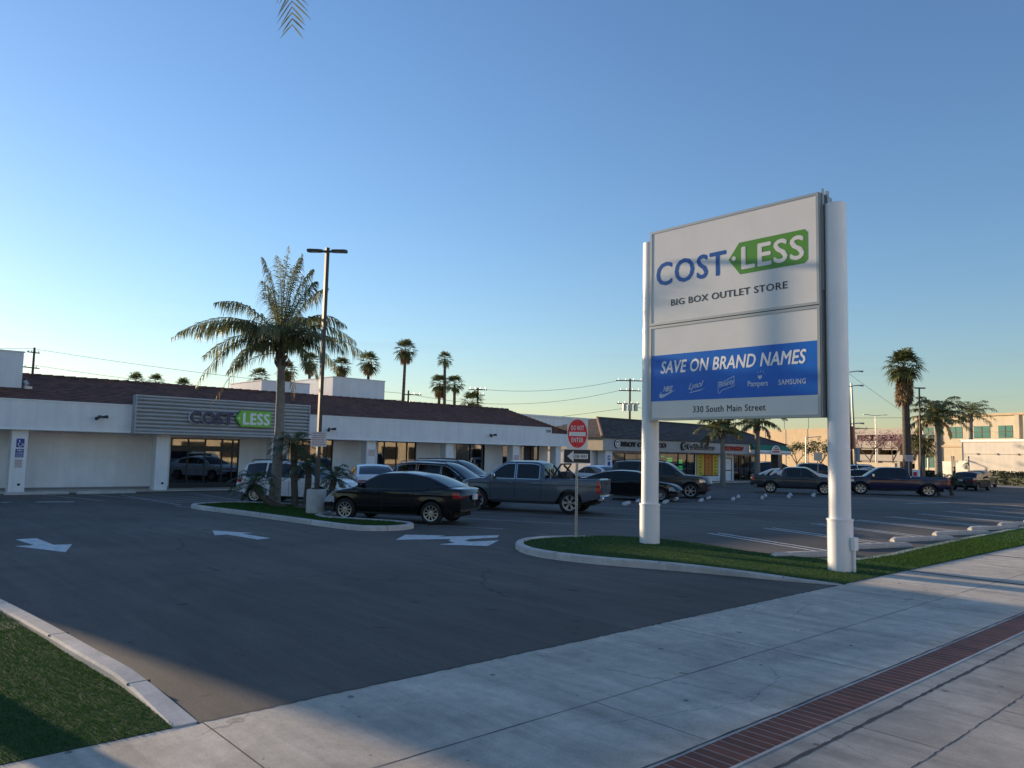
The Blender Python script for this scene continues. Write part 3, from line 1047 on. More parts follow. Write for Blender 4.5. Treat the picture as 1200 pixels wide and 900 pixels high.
# corrugated panel over the entrance
b = MB()
prof = []
z = 2.66
nr = 9
hgt = (4.22 - 2.66) / nr
for i in range(nr):
    zz = z + i * hgt
    prof += [(36.64, zz), (36.52, zz + 0.012), (36.49, zz + hgt * 0.40), (36.50, zz + hgt * 0.76), (36.64, zz + hgt * 0.82)]
prof.append((36.64, 4.22))
vs = [(x, y, q) for x in (10.56, 18.89) for (y, q) in prof]
k = len(prof)
b.add(vs, [(i, i + k, i + k + 1, i + 1) for i in range(k - 1)])
panel = b.build('corrugated_panel', M['corr'], store)
b = MB()
b.box(10.5, 10.56, 36.46, 36.9, 2.58, 4.30)
b.box(18.89, 18.95, 36.46, 36.9, 2.58, 4.30)
b.box(10.56, 18.89, 36.46, 36.9, 4.22, 4.30)
b.box(10.56, 18.89, 36.46, 36.9, 2.58, 2.66)
b.box(10.56, 18.89, 36.66, 36.9, 2.66, 4.22)
b.build('panel_frame', M['corr'], panel)
UX, UZ, NY = (1, 0, 0), (0, 0, 1), (0, -1, 0)
b = MB()
add_text(b, 'COST', (12.80, 36.48, 3.09), UX, UZ, NY, 2.10, 0.61, 0.10, 0.045, spacing=1.1, mi=0)
add_text(b, 'COST', (12.83, 36.37, 3.10), UX, UZ, NY, 2.08, 0.61, 0.03, 0.075, spacing=1.1, mi=1)
b.build('lettering', [M['whitetxt'], M['navy']], panel)
def tag_outline(tip, tl, tr, br, bl, r=0.06):
    return [tip, tl, (tr[0] - r, tr[1]), (tr[0], tr[1] - r), (br[0], br[1] + r), (br[0] - r, br[1]), bl]
b = MB()
b.prism(tag_outline((0, 0.43), (0.27, 0.79), (1.78, 0.80), (1.78, 0.02), (0.29, 0.02)), (15.0, 36.48, 3.04), UX, UZ, NY, 0.15)
tg = b.build('price_tag_emblem', M['greenface'], panel)
b = MB()
b.tube([(15.17, 36.345, 3.46), (15.17, 36.325, 3.46)], 0.045, 14)
add_text(b, 'LESS', (15.34, 36.34, 3.15), UX, UZ, NY, 1.36, 0.58, 0.03, 0.055, spacing=1.08)
b.build('lettering', M['whitetxt'], tg)
# entrance and windows
def glazed(name, x0, x1, z0, z1, xs, zs, y=38.78, fr=0.055, bottom=None):
    f = MB()
    f.box(x0, x0 + fr, y - 0.05, y + 0.07, z0, z1)
    f.box(x1 - fr, x1, y - 0.05, y + 0.07, z0, z1)
    f.box(x0 + fr, x1 - fr, y - 0.05, y + 0.07, z1 - fr, z1)
    f.box(x0 + fr, x1 - fr, y - 0.05, y + 0.07, z0, z0 + (bottom or fr))
    for x in xs:
        f.box(x - fr / 2, x + fr / 2, y - 0.045, y + 0.065, z0 + (bottom or fr), z1 - fr)
    for (zq, h) in zs:
        f.box(x0 + fr, x1 - fr, y - 0.048, y + 0.06, zq - h / 2, zq + h / 2)
    o = f.build(name, M['black'], store)
    g = MB()
    g.box(x0 + 0.01, x1 - 0.01, y, y + 0.012, z0 + 0.01, z1 - 0.01)
    g.build('pane', M['shopglass'], o)
    return o
ent = glazed('entrance_door', 12.85, 16.25, 0.0, 2.45, [13.7, 14.53, 15.38, 15.92], [(1.95, 0.27), (0.95, 0.07)], bottom=0.26)
glazed('window', 18.95, 21.6, 0.1, 2.6, [19.8, 20.7], [])
glazed('window', 24.5, 27.25, 0.1, 2.6, [25.0, 25.85, 26.6], [])
glazed('window', 30.3, 32.7, 0.1, 2.6, [31.5], [])
glazed('window', 34.25, 34.95, 0.6, 2.6, [], [])
glazed('window', 35.95, 37.65, 0.1, 2.6, [36.9], [])
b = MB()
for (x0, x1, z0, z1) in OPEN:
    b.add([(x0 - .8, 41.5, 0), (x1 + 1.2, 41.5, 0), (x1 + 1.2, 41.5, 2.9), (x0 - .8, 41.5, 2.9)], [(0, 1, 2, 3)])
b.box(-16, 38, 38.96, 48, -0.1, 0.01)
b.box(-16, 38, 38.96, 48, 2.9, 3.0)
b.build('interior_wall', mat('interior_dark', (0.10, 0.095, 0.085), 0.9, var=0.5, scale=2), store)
for (x, w, h, m) in ((13.75, .8, 1.15, 'shelf'), (14.8, .9, 1.0, 'bluebox'), (15.65, .35, 1.2, 'bluebox'), (13.2, .5, .85, 'shelf'), (25.1, .5, 1.6, 'shelf'), (26.2, .8, 1.2, 'shelf'), (20.1, 1.0, 1.3, 'shelf'), (36.3, .5, 2.0, 'glow_paint')):
    b = MB()
    for q in range(4):
        b.box(x, x + w, 40.2, 40.6, h * q / 4, h * q / 4 + 0.05)
        for s_ in range(5):
            b.box(x + w * s_ / 5 + 0.02, x + w * (s_ + .8) / 5, 40.25, 40.55, h * q / 4 + 0.05, h * q / 4 + h * (0.10 + 0.05 * ((s_ * 7 + q * 3) % 3)))
    b.box(x, x + w, 40.6, 40.63, 0, h)
    b.build('display_shelf', M[m], store)
# signs, notices and lights on the store
def plate(parent, name, x0, x1, z0, z1, y, m, th=0.012):
    b = MB()
    b.box(x0, x1, y - th, y, z0, z1)
    return b.build(name, m, parent)
acc = plate(store, 'access_sign', 6.22, 6.50, 1.86, 2.22, 37.157, M['signblue'])
b = MB()
b.tube([(6.33, 37.144, 2.13), (6.33, 37.140, 2.13)], 0.028, 10)
b.prism([(0, 0), (0.028, 0), (0.028, -0.08), (0.11, -0.08), (0.15, -0.17), (0.19, -0.155), (0.2, -0.13), (0.165, -0.13), (0.13, -0.055), (0, -0.055)], (6.315, 37.144, 2.10), UX, UZ, NY, 0.004)
ring = []
for k in range(22):
    a = R(120 + k * 12)
    ring.append((math.cos(a) * 0.085, math.sin(a) * 0.085))
for k in range(21, -1, -1):
    a = R(120 + k * 12)
    ring.append((math.cos(a) * 0.062, math.sin(a) * 0.062))
for k in range(21):
    p, q = ring[k], ring[k + 1]
    p2, q2 = ring[43 - k], ring[42 - k]
    b.prism([p, q, q2, p2], (6.36, 37.144, 1.98), UX, UZ, NY, 0.004)
b.build('wheelchair_symbol', M['whitetxt'], acc)
acc2 = plate(store, 'access_sign', 6.21, 6.50, 1.45, 1.80, 37.157, M['signblue'])
b = MB()
add_text(b, 'VAN', (6.25, 37.145, 1.69), UX, UZ, NY, 0.2, 0.08, 0.003, 0.03)
add_text(b, 'ACCESSIBLE', (6.23, 37.145, 1.60), UX, UZ, NY, 0.25, 0.05, 0.003, 0.02)
add_text(b, 'MINIMUM', (6.24, 37.145, 1.53), UX, UZ, NY, 0.23, 0.035, 0.003, 0.02)
add_text(b, 'FINE $250', (6.24, 37.145, 1.47), UX, UZ, NY, 0.23, 0.04, 0.003, 0.02)
b.build('lettering', M['whitetxt'], acc2)
def notice(parent, x0, x1, z0, z1, y, rows, m=M['noticetxt']):
    p = plate(parent, 'notice_plate', x0, x1, z0, z1, y, M['notice'])
    b = MB()
    h = (z1 - z0)
    w = x1 - x0
    for i in range(rows):
        zz = z1 - h * (i + 0.8) / (rows + 0.6)
        x = x0 + w * 0.1
        rr = random.Random(i)
        while x < x1 - w * 0.14:
            l = w * rr.uniform(0.05, 0.16)
            b.box(x, min(x + l, x1 - w * 0.08), y - 0.0155, y - 0.0125, zz, zz + h * 0.38 / rows)
            x += l + w * 0.035
    b.build('lettering', m, p)
    return p
notice(store, 6.20, 6.49, 1.02, 1.37, 37.157, 5)
notice(store, 22.9, 23.36, 1.72, 2.1, 37.157, 5)
notice(store, 33.86, 34.3, 1.35, 1.95, 37.157, 7)
def seclight(x, z):
    b = MB()
    b.box(x - 0.06, x + 0.06, 36.86, 36.899, z - 0.05, z + 0.05)
    b.tube([(x, 36.86, z), (x + 0.02, 36.70, z - 0.02)], 0.02, 8)
    for s_ in (-1, 1):
        b.tube([(x + s_ * 0.05, 36.72, z - 0.02), (x + s_ * 0.22, 36.55, z - 0.06 + 0.05 * s_)], [0.045, 0.075], 10)
    b.build('security_light', M['bronze'], store, 40)
for x, z in ((9.2, 3.26), (20.3, 3.15), (31.6, 3.2)):
    seclight(x, z)
b = MB()
add_text(b, '330', (36.5, 36.897, 3.50), UX, UZ, NY, 0.44, 0.19, 0.02, 0.03)
b.build('house_number', M['darkalu'], store)

# ---------------------------------------------------------------- neighbouring strip mall
mall = thing('strip_mall', 'low strip mall with grey brown hip roof and four shop signs', 'building')
b = MB()
MO = [(43.0, 48.4, 0.1, 2.28), (49.5, 54.2, 0.1, 2.34), (54.35, 57.6, 0.5, 2.36), (57.9, 58.45, 0.0, 2.36), (58.5, 59.7, 0.0, 2.05), (60.0, 63.7, 0.0, 2.3)]
xp = 41.35
for (x0, x1, z0, z1) in MO:
    b.box(xp, x0, 37.2, 37.4, 0, 2.6)
    b.box(x0, x1, 37.2, 37.4, z1, 2.6)
    if z0 > 0.05: b.box(x0, x1, 37.2, 37.4, 0, z0)
    xp = x1
b.box(xp, 63.9, 37.2, 37.4, 0, 2.6)
b.box(41.35, 41.55, 37.4, 46, 0, 2.6)
b.box(63.7, 63.9, 37.4, 46, 0, 2.6)
b.box(41.35, 63.9, 45.8, 46, 0, 2.6)
b.build('wall', M['wall'], mall)
b = MB()
b.box(41.3, 60.5, 35.95, 36.15, 2.42, 3.27)
b.box(41.3, 60.5, 36.15, 37.2, 2.44, 2.50)
b.build('fascia', M['corr'], mall)
b = MB()
b.box(41.2, 41.297, 35.95, 46, 2.40, 3.27)
b.build('side_fascia', M['cream'], mall)  # warm low-sun tone put into this end face as cream
b = MB()
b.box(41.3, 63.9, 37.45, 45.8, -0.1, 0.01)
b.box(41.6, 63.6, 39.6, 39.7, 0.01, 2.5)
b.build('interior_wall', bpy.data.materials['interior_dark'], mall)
b = MB()
b.box(41.2, 66.4, 35.4, 37.19, 0.004, 0.10)
b.build('walkway', M['concrete'], mall)
b = MB()
tile_slope(b, (41.0, 35.8, 3.29), (66.6, 35.8, 3.29), (64.6, 41, 4.95), (46.3, 41, 4.98), 14, 0.04)
tile_slope(b, (41.0, 46.2, 3.29), (41.0, 35.8, 3.29), (46.3, 41, 4.98), (46.3, 41.01, 4.98), 14, 0.04)
tile_slope(b, (66.6, 35.8, 3.29), (66.6, 46.2, 3.29), (64.6, 41.01, 4.95), (64.6, 41, 4.95), 14, 0.04)
tile_slope(b, (66.6, 46.2, 3.29), (41.0, 46.2, 3.29), (46.3, 41, 4.98), (64.6, 41, 4.95), 8, 0.04)
mr = b.build('roof', M['roof2'], mall)
b = MB()
for a_, c_ in (((41.0, 35.8, 3.36), (46.3, 41, 5.04)),):
    A_, B_ = Vector(a_), Vector(c_)
    for i in range(16):
        b.tube([A_.lerp(B_, i / 16), A_.lerp(B_, (i + 1) / 16)], [0.13, 0.11], 8)
b.build('hip_tile', M['ridge'], mr)
b = MB()
for a_, c_ in (((46.3, 41, 5.02), (64.6, 41, 4.99)), ((64.6, 41, 4.99), (66.6, 35.8, 3.34))):
    b.tube([a_, c_], 0.10, 8)
b.build('ridge_cap', M['roof2'], mr)
def mall_win(name, x0, x1, z0, z1, xs, zs=()):
    y = 37.26
    f = MB()
    fr = 0.06
    f.box(x0, x0 + fr, y - 0.05, y + 0.06, z0, z1)
    f.box(x1 - fr, x1, y - 0.05, y + 0.06, z0, z1)
    f.box(x0 + fr, x1 - fr, y - 0.05, y + 0.06, z1 - fr, z1)
    f.box(x0 + fr, x1 - fr, y - 0.05, y + 0.06, z0, z0 + fr)
    for x in xs: f.box(x - fr / 2, x + fr / 2, y - 0.045, y + 0.055, z0 + fr, z1 - fr)
    for q in zs: f.box(x0 + fr, x1 - fr, y - 0.043, y + 0.05, q - fr / 2, q + fr / 2)
    o = f.build(name, M['black'], mall)
    g = MB()
    g.box(x0 + 0.01, x1 - 0.01, y, y + 0.01, z0 + 0.01, z1 - 0.01)
    g.build('pane', M['mallglass'], o)
    return o
w = mall_win('window', 43.0, 48.4, 0.1, 2.28, [45.2])
for (x0, x1, z0, z1) in ((44.2, 45.0, 0.9, 1.5), (43.6, 43.85, 0.9, 1.3)):
    b = MB()
    b.box(x0, x1, 38.2, 38.5, z0, z1)
    b.box(x0 - 0.02, x0 + 0.03, 38.17, 38.2, 0.01, z0)
    b.build('glow_painted_display', M['glow_paint'], mall)
w = mall_win('window', 49.5, 54.2, 0.1, 2.34, [51.9, 53.1])
for (x0, x1, z0, z1) in ((50.55, 51.2, 1.85, 1.97), (50.55, 51.2, 1.66, 1.78), (51.95, 52.6, 1.72, 1.84), (51.95, 52.6, 1.55, 1.66), (51.95, 52.6, 1.22, 1.34), (51.95, 52.6, 1.02, 1.14), (49.65, 50.15, 2.02, 2.10)):
    b = MB()
    b.box(x0, x1, 37.32, 37.35, z0, z1)
    b.build('neon_strip', M['neon'], w)
w = mall_win('window', 54.35, 57.6, 0.5, 2.36, [55.55, 56.65])
for (x0, x1, m, seed) in ((54.42, 55.5, 'yellow', 1), (55.6, 56.6, 'orangep', 2), (56.72, 57.54, 'yellow', 3)):
    b = MB()
    b.box(x0, x1, 37.195, 37.205, 0.58, 2.29)
    p = b.build('window_poster', M[m], w)
    b = MB()
    rr = random.Random(seed)
    for i in range(6):
        zz = 2.05 - i * 0.26
        ww = rr.uniform(0.14, 0.3)
        b.box((x0 + x1) / 2 - ww / 2, (x0 + x1) / 2 + ww / 2, 37.19, 37.194, zz - 0.06, zz + rr.uniform(0.0, 0.06))
    b.build('lettering', M['blacktxt'] if m == 'yellow' else M['redtxt'], p)
mall_win('window', 57.9, 58.45, 0.0, 2.36, [])
b = MB()
b.box(58.55, 59.65, 37.22, 37.27, 0.02, 2.02)
d_ = b.build('door', M['trimwhite'], mall)
b = MB()
b.box(58.52, 58.58, 37.18, 37.22, 0.1, 2.05); b.box(59.62, 59.68, 37.18, 37.22, 0.1, 2.05); b.box(58.58, 59.62, 37.18, 37.22, 0.95, 1.03); b.box(58.58, 59.62, 37.18, 37.22, 1.99, 2.05)
b.build('door_bar', M['darkalu'], d_)
mall_win('entrance_door', 60.0, 63.7, 0.1, 2.3, [60.9, 61.8, 62.8], [1.0])
for x in (41.75, 65.75):
    b = MB()
    b.box(x, x + 0.75, 36.16, 36.9, 0, 2.5, 0, 0.02)
    c = b.build('column', M['wall'] if x < 50 else M['darkalu'], mall)
b = MB()
b.box(41.98, 42.25, 36.145, 36.157, 1.72, 2.05)
b.box(41.98, 42.25, 36.145, 36.157, 1.30, 1.62)
b.build('access_sign', M['signblue'], mall)
b = MB()
b.box(42.06, 42.17, 36.14, 36.144, 1.8, 1.98)
b.build('access_symbol', M['whitetxt'], mall)
# shop signs
def mall_text(s_, x, z, w, h, m, off=0.05, sp=1.0, d=0.10, back=None):
    b = MB()
    add_text(b, s_, (x, 35.945, z), UX, UZ, NY, w, h, d, off * (0.35 if back else 0.6), spacing=sp, mi=0)
    if back:
        add_text(b, s_, (x + 0.02, 35.845, z + 0.015), UX, UZ, NY, w - 0.02, h - 0.02, 0.012, off * 0.5, spacing=sp, mi=1)
        return b.build('shop_sign', [back, m], mall)
    return b.build('shop_sign', m, mall)
mall_text('BROY COFFEE CO', 43.15, 2.72, 5.3, 0.36, M['blacktxt'], 0.06, 1.02)
b = MB()
b.tube([(42.72, 35.945, 2.9), (42.72, 35.87, 2.9)], 0.31, 22)
lg = b.build('shop_emblem', M['blacktxt'], mall)
b = MB()
for k in range(20):
    a0, a1 = 2 * math.pi * k / 20, 2 * math.pi * (k + 1) / 20
    b.prism([(math.cos(a0) * .27, math.sin(a0) * .27), (math.cos(a1) * .27, math.sin(a1) * .27), (math.cos(a1) * .2, math.sin(a1) * .2), (math.cos(a0) * .2, math.sin(a0) * .2)], (42.72, 35.868, 2.9), UX, UZ, NY, 0.01)
b.prism([(-.1, -.12), (.08, -.12), (.12, .02), (0, .13), (-.12, .03)], (42.72, 35.868, 2.9), UX, UZ, NY, 0.012)
b.build('emblem_ring', M['whitetxt'], lg)
mall_text('CashBack Loans', 51.22, 2.66, 3.75, 0.46, M['whitetxt'], 0.03, 1.0, 0.12, M['darkalu'])
b = MB()
b.tube([(50.72, 35.945, 2.9), (50.72, 35.85, 2.9)], 0.33, 22)
lg = b.build('shop_emblem', M['blacktxt'], mall)
b = MB()
add_text(b, 'C', (50.55, 35.848, 2.70), UX, UZ, NY, 0.34, 0.40, 0.015, 0.05)
b.build('emblem_letter', mat('emblem_green', (0.25, 0.5, 0.38), 0.4), lg)
mall_text('TACO SHOP', 56.25, 2.68, 3.15, 0.38, M['redtxt'], 0.07, 1.0, 0.12)
# awning
b = MB()
b.add([(60.55, 35.3, 2.80), (66.5, 35.3, 2.80), (66.5, 35.75, 3.28), (60.55, 35.75, 3.28)], [(0, 1, 2, 3)])
b.add([(60.55, 35.3, 2.80), (60.55, 35.75, 3.28), (60.55, 35.94, 3.28), (60.55, 35.94, 2.8)], [(0, 1, 2, 3)])
b.add([(66.5, 35.3, 2.80), (66.5, 35.94, 2.8), (66.5, 35.94, 3.28), (66.5, 35.75, 3.28)], [(0, 1, 2, 3)])
aw = b.build('awning', M['awning'], mall)
b = MB()
b.box(60.55, 66.5, 35.28, 35.9, 2.46, 2.795)
b.build('awning_band', M['trimwhite'], aw)
b = MB()
b.box(60.6, 66.4, 35.255, 35.275, 2.56, 2.60)
b.build('awning_stripe', M['darkalu'], aw)
b = MB()
arch = [(-0.85, 0), (0.85, 0), (0.78, 0.28), (0.5, 0.55), (0.2, 0.68), (-0.2, 0.68), (-0.5, 0.55), (-0.78, 0.28)]
b.prism(arch, (63.7, 35.25, 2.56), UX, UZ, NY, 0.04)
em = b.build('awning_emblem', M['trimwhite'], aw)
b = MB()
rr = random.Random(4)
for row, (zz, hh, n, x0) in enumerate(((2.62, 0.17, 7, -0.68), (2.84, 0.15, 5, -0.45))):
    for i in range(n):
        b.box(63.7 + x0 + i * 0.195, 63.7 + x0 + i * 0.195 + 0.14, 35.195, 35.209, zz + rr.uniform(0, .03), zz + hh)
b.build('emblem_lettering', M['redtxt'], em)
b = MB()
b.box(63.45, 63.95, 35.195, 35.209, 3.07, 3.15)
b.build('emblem_crown', M['blacktxt'], em)
# ================================================================ PYLON SIGN
sg = thing('pylon_sign', 'tall store sign with grey face and blue banner between two white poles', 'sign', (14.6, 9.03, 0))
def L_(b, name, m, parent=None, smooth=None):
    # world-space builder to sign-local
    b.v = [(x - 14.6, y - 9.03, z) for x, y, z in b.v]
    return b.build(name, m, parent if parent is not None else sg, smooth)
for y, zt in ((11.27, 7.18), (6.77, 7.12)):
    b = MB()
    b.tube([(14.6, y, 0.9), (14.6, y, zt), (14.6, y, zt + 0.015)], [0.2, 0.2, 0.17], 32)
    p = L_(b, 'pole', M['polewhite'], None, 40)
    b = MB()
    b.tube([(14.6, y, 0.0), (14.6, y, 0.96), (14.6, y, 0.985)], [0.232, 0.232, 0.205], 32)
    L_(b, 'pole_sleeve', M['polewhite'], p, 40)
    for z in (0.955, 2.27):
        b = MB()
        b.tube([(14.6, y, z), (14.6, y, z + 0.035)], [0.243 if z < 1 else 0.208] * 2, 32)
        L_(b, 'weld_collar', M['polewhite'], p, 40)
b = MB()
X0, X1 = 14.36, 14.86
b.box(X0, X1, 7.0, 11.06, 2.93, 7.34, 0, 0.012)
cab = L_(b, 'sign_cabinet', M['darkalu'])
b = MB()
xf = X0 - 0.035
def frame_rect(b, y0, y1, z0, z1, w, xa, xb):
    b.box(xa, xb, y0, y1, z0, z0 + w)
    b.box(xa, xb, y0, y1, z1 - w, z1)
    b.box(xa, xb, y0, y0 + w, z0 + w, z1 - w)
    b.box(xa, xb, y1 - w, y1, z0 + w, z1 - w)
frame_rect(b, 6.98, 11.10, 5.12, 7.36, 0.055, xf, X0 - 0.001)
frame_rect(b, 6.98, 11.10, 2.91, 5.10, 0.055, xf - 0.004, X0 - 0.001)
b.box(X0 - 0.02, X1 + 0.01, 6.955, 6.998, 2.92, 7.35)
b.box(14.55, 14.62, 6.90, 6.954, 2.95, 7.42)
b.box(14.40, 14.46, 6.93, 6.9545, 5.4, 7.44)
L_(b, 'cabinet_frame', M['alu'], cab)
# two acrylic faces
def face(y0, y1, z0, z1):
    b = MB()
    b.box(xf + 0.012, X0 - 0.002, y0, y1, z0, z1)
    return L_(b, 'sign_face', M['signface'])
f1 = face(7.035, 11.045, 5.175, 7.305)
f2 = face(7.035, 11.045, 2.965, 5.045)
fx = xf + 0.012
b = MB()
b.box(fx - 0.004, fx - 0.0005, 7.04, 11.04, 3.35, 4.41)
ban = L_(b, 'banner', M['blueface'], f2)
UY, NX = (0, -1, 0), (-1, 0, 0)
SC = 1.0
b = MB()
add_text(b, 'COST', (fx, 10.92, 6.03), UY, UZ, NX, 1.86, 0.55, 0.003, 0.03, spacing=1.1)
L_(b, 'lettering', M['cobalt'], f1)
b = MB()
b.prism(tag_outline((0, 0.355), (0.26, 0.69), (1.79, 0.69), (1.79, 0.0), (0.28, 0.0), 0.07), (fx, 9.0, 5.98), UY, UZ, NX, 0.003)
tg = L_(b, 'price_tag_emblem', mat('letter_green_sign', (0.085, 0.26, 0.022), 0.3), f1)
b = MB()
add_text(b, 'LESS', (fx - 0.003, 8.69, 6.07), UY, UZ, NX, 1.41, 0.50, 0.003, 0.032, spacing=1.08)
b.tube([(fx - 0.003, 8.87, 6.345), (fx - 0.006, 8.87, 6.345)], 0.05, 18)
L_(b, 'lettering', M['signface'], f1)
b = MB()
add_text(b, 'BIG BOX OUTLET STORE', (fx, 10.50, 5.525), UY, UZ, NX, 2.85, 0.15, 0.003, 0.018, spacing=1.08)
L_(b, 'lettering', M['blacktxt'], f1)
b = MB()
add_text(b, 'SAVE ON BRAND NAMES', (fx - 0.004, 10.78, 3.975), UY, UZ, NX, 3.52, 0.29, 0.002, 0.035, shear=0.22, spacing=1.03)
L_(b, 'lettering', M['whitetxt'], ban)
b = MB()
add_text(b, '330 South Main Street', (fx, 9.90, 3.07), UY, UZ, NX, 1.75, 0.14, 0.003, 0.014, spacing=1.08)
L_(b, 'lettering', M['blacktxt'], f2)
paleblue = mat('logo_pale', (0.55, 0.60, 0.68), 0.4)
def logo(fn):
    b = MB()
    fn(b)
    L_(b, 'printed_logo', paleblue, ban)
lx = fx - 0.004
def lg1(b):
    add_text(b, 'NIKE', (lx, 10.70, 3.56), UY, UZ, NX, 0.27, 0.13, 0.002, 0.05, shear=0.35, spacing=0.88)
    sw = [(0, 0.10), (-0.03, 0.05), (-0.01, 0.005), (0.05, -0.005), (0.14, 0.03), (0.44, 0.17), (0.13, 0.085), (0.06, 0.075), (0.03, 0.10), (0.055, 0.15)]
    b.prism(sw, (lx, 10.79, 3.425), UY, UZ, NX, 0.002)
def lg2(b):
    add_text(b, 'Lysol', (lx, 10.02, 3.54), UY, UZ, NX, 0.40, 0.17, 0.002, 0.02, shear=0.45, spacing=0.92, rise=0.06)
    b.prism([(0, 0), (0.3, 0.05), (0.42, 0.10), (0.3, 0.072), (0.02, 0.02)], (lx, 10.0, 3.50), UY, UZ, NX, 0.002)
def lg3(b):
    add_text(b, 'Bounty', (lx, 9.23, 3.555), UY, UZ, NX, 0.36, 0.15, 0.002, 0.02, shear=0.1, spacing=0.9, rise=0.07)
    o = [(0, -0.02), (0.0, 0.2), (0.12, 0.19), (0.39, 0.31), (0.39, 0.1), (0.1, 0.02), (0.03, -0.05)]
    for i in range(len(o)):
        p, q = Vector((*o[i], 0)), Vector((*o[(i + 1) % len(o)], 0))
        t = (q - p).normalized()
        n = Vector((-t.y, t.x, 0)) * 0.006
        b.prism([tuple((p - n)[:2]), tuple((q - n)[:2]), tuple((q + n)[:2]), tuple((p + n)[:2])], (lx, 9.26, 3.51), UY, UZ, NX, 0.0015)
def lg4(b):
    add_text(b, 'Pampers', (lx, 8.55, 3.54), UY, UZ, NX, 0.46, 0.15, 0.002, 0.025, spacing=0.95)
    b.prism([(0, 0), (0.05, 0.05), (0.045, 0.085), (0.02, 0.09), (0, 0.07), (-0.02, 0.09), (-0.045, 0.085), (-0.05, 0.05)], (lx, 8.27, 3.71), UY, UZ, NX, 0.002)
    for a in (60, 90, 120, 30):
        c_, s_ = math.cos(R(a)), math.sin(R(a))
        b.prism([(c_ * .10, s_ * .10 + .05), (c_ * .135, s_ * .135 + .05), (c_ * .135 + .008, s_ * .135 + .05), (c_ * .10 + .008, s_ * .10 + .05)], (lx, 8.26, 3.71), UY, UZ, NX, 0.002)
def lg5(b):
    add_text(b, 'SAMSUNG', (lx, 7.86, 3.575), UY, UZ, NX, 0.58, 0.11, 0.002, 0.04, spacing=1.12)
for fn in (lg1, lg2, lg3, lg4, lg5):
    logo(fn)
b = MB()
b.box(14.50, 14.66, 6.45, 6.535, 0.42, 0.66, 0, 0.008)
b.tube([(14.58, 6.50, 0.02), (14.58, 6.50, 0.42)], 0.03, 10)
L_(b, 'junction_box', M['polewhite'])

# ================================================================ TRAFFIC SIGN
SP = Vector((13.77, 12.83, 0))
ang = R(180 + 42.9 + 2)       # facing the camera side
n_ = Vector((-math.sin(R(47.1)), -math.cos(R(47.1)), 0)) * 1
n_ = Vector((-0.73, -0.683, 0)).normalized()
u_ = Vector((0.683, -0.73, 0)).normalized()
ts = thing('traffic_sign', 'red and white do not enter sign above a black one way sign', 'traffic sign', SP)
b = MB()
b.obox(-u_ * 0.032 - n_ * 0.025, u_, n_, (0, 0, 1), 0.064, 0.05, 2.95)
post = b.build('post', M['steel'], ts)
b = MB()
for i in range(30):
    z = 0.25 + i * 0.06
    b.obox(n_ * 0.0255 - u_ * 0.010 + Vector((0, 0, z)), u_, (0, 0, 1), n_, 0.02, 0.022, 0.001)
b.build('post_holes', M['dark'], post)
def sign_plate(name, w, h, z0, m, off=0.03, r=0.03, uu=u_, nn=n_, cx=0.0, th=0.004):
    o = []
    for cx_, cy_, a0 in ((w / 2 - r, h / 2 - r, 0), (-w / 2 + r, h / 2 - r, 90), (-w / 2 + r, -h / 2 + r, 180), (w / 2 - r, -h / 2 + r, 270)):
        for k in range(5):
            a = R(a0 + 22.5 * k)
            o.append((cx_ + r * math.cos(a), cy_ + r * math.sin(a)))
    b = MB()
    b.prism(o, nn * off + uu * cx + Vector((0, 0, z0 + h / 2)), uu, (0, 0, 1), nn, th)
    return b.build(name, m, ts)
dn = sign_plate('do_not_enter_plate', 0.50, 0.74, 2.225, M['signwhite'])
b = MB()
el = [(0.235 * math.cos(2 * math.pi * k / 48), 0.345 * math.sin(2 * math.pi * k / 48)) for k in range(48)]
b.prism(el, n_ * 0.0345 + Vector((0, 0, 2.595)), u_, UZ, n_, 0.002)
rd_ = b.build('red_oval', M['signred'], dn)
b = MB()
o0 = n_ * 0.0368
add_text(b, 'DO NOT', o0 - u_ * 0.155 + Vector((0, 0, 2.675)), u_, UZ, n_, 0.31, 0.115, 0.002, 0.03, spacing=1.1)
add_text(b, 'ENTER', o0 - u_ * 0.145 + Vector((0, 0, 2.385)), u_, UZ, n_, 0.29, 0.11, 0.002, 0.03, spacing=1.08)
b.obox(o0 - u_ * 0.20 + Vector((0, 0, 2.535)), u_, UZ, n_, 0.40, 0.10, 0.002)
b.build('lettering', M['signwhite'], rd_)
ow = sign_plate('one_way_plate', 0.66, 0.345, 1.875, M['signwhite'], cx=0.0)
b = MB()
b.obox(n_ * 0.0345 - u_ * 0.315 + Vector((0, 0, 1.89)), u_, UZ, n_, 0.63, 0.315, 0.002)
bk = b.build('black_field', M['signblack'], ow)
b = MB()
arrow = [(-0.24, 0), (-0.085, 0.135), (-0.085, 0.062), (0.26, 0.062), (0.26, -0.062), (-0.085, -0.062), (-0.085, -0.135)]
b.prism(arrow, n_ * 0.0368 + Vector((0, 0, 2.047)), u_, UZ, n_, 0.002)
ar = b.build('white_arrow', M['signwhite'], bk)
b = MB()
add_text(b, 'ONE WAY', n_ * 0.039 - u_ * 0.09 + Vector((0, 0, 2.005)), u_, UZ, n_, 0.335, 0.085, 0.001, 0.02, spacing=1.05)
b.build('lettering', M['signblack'], ar)
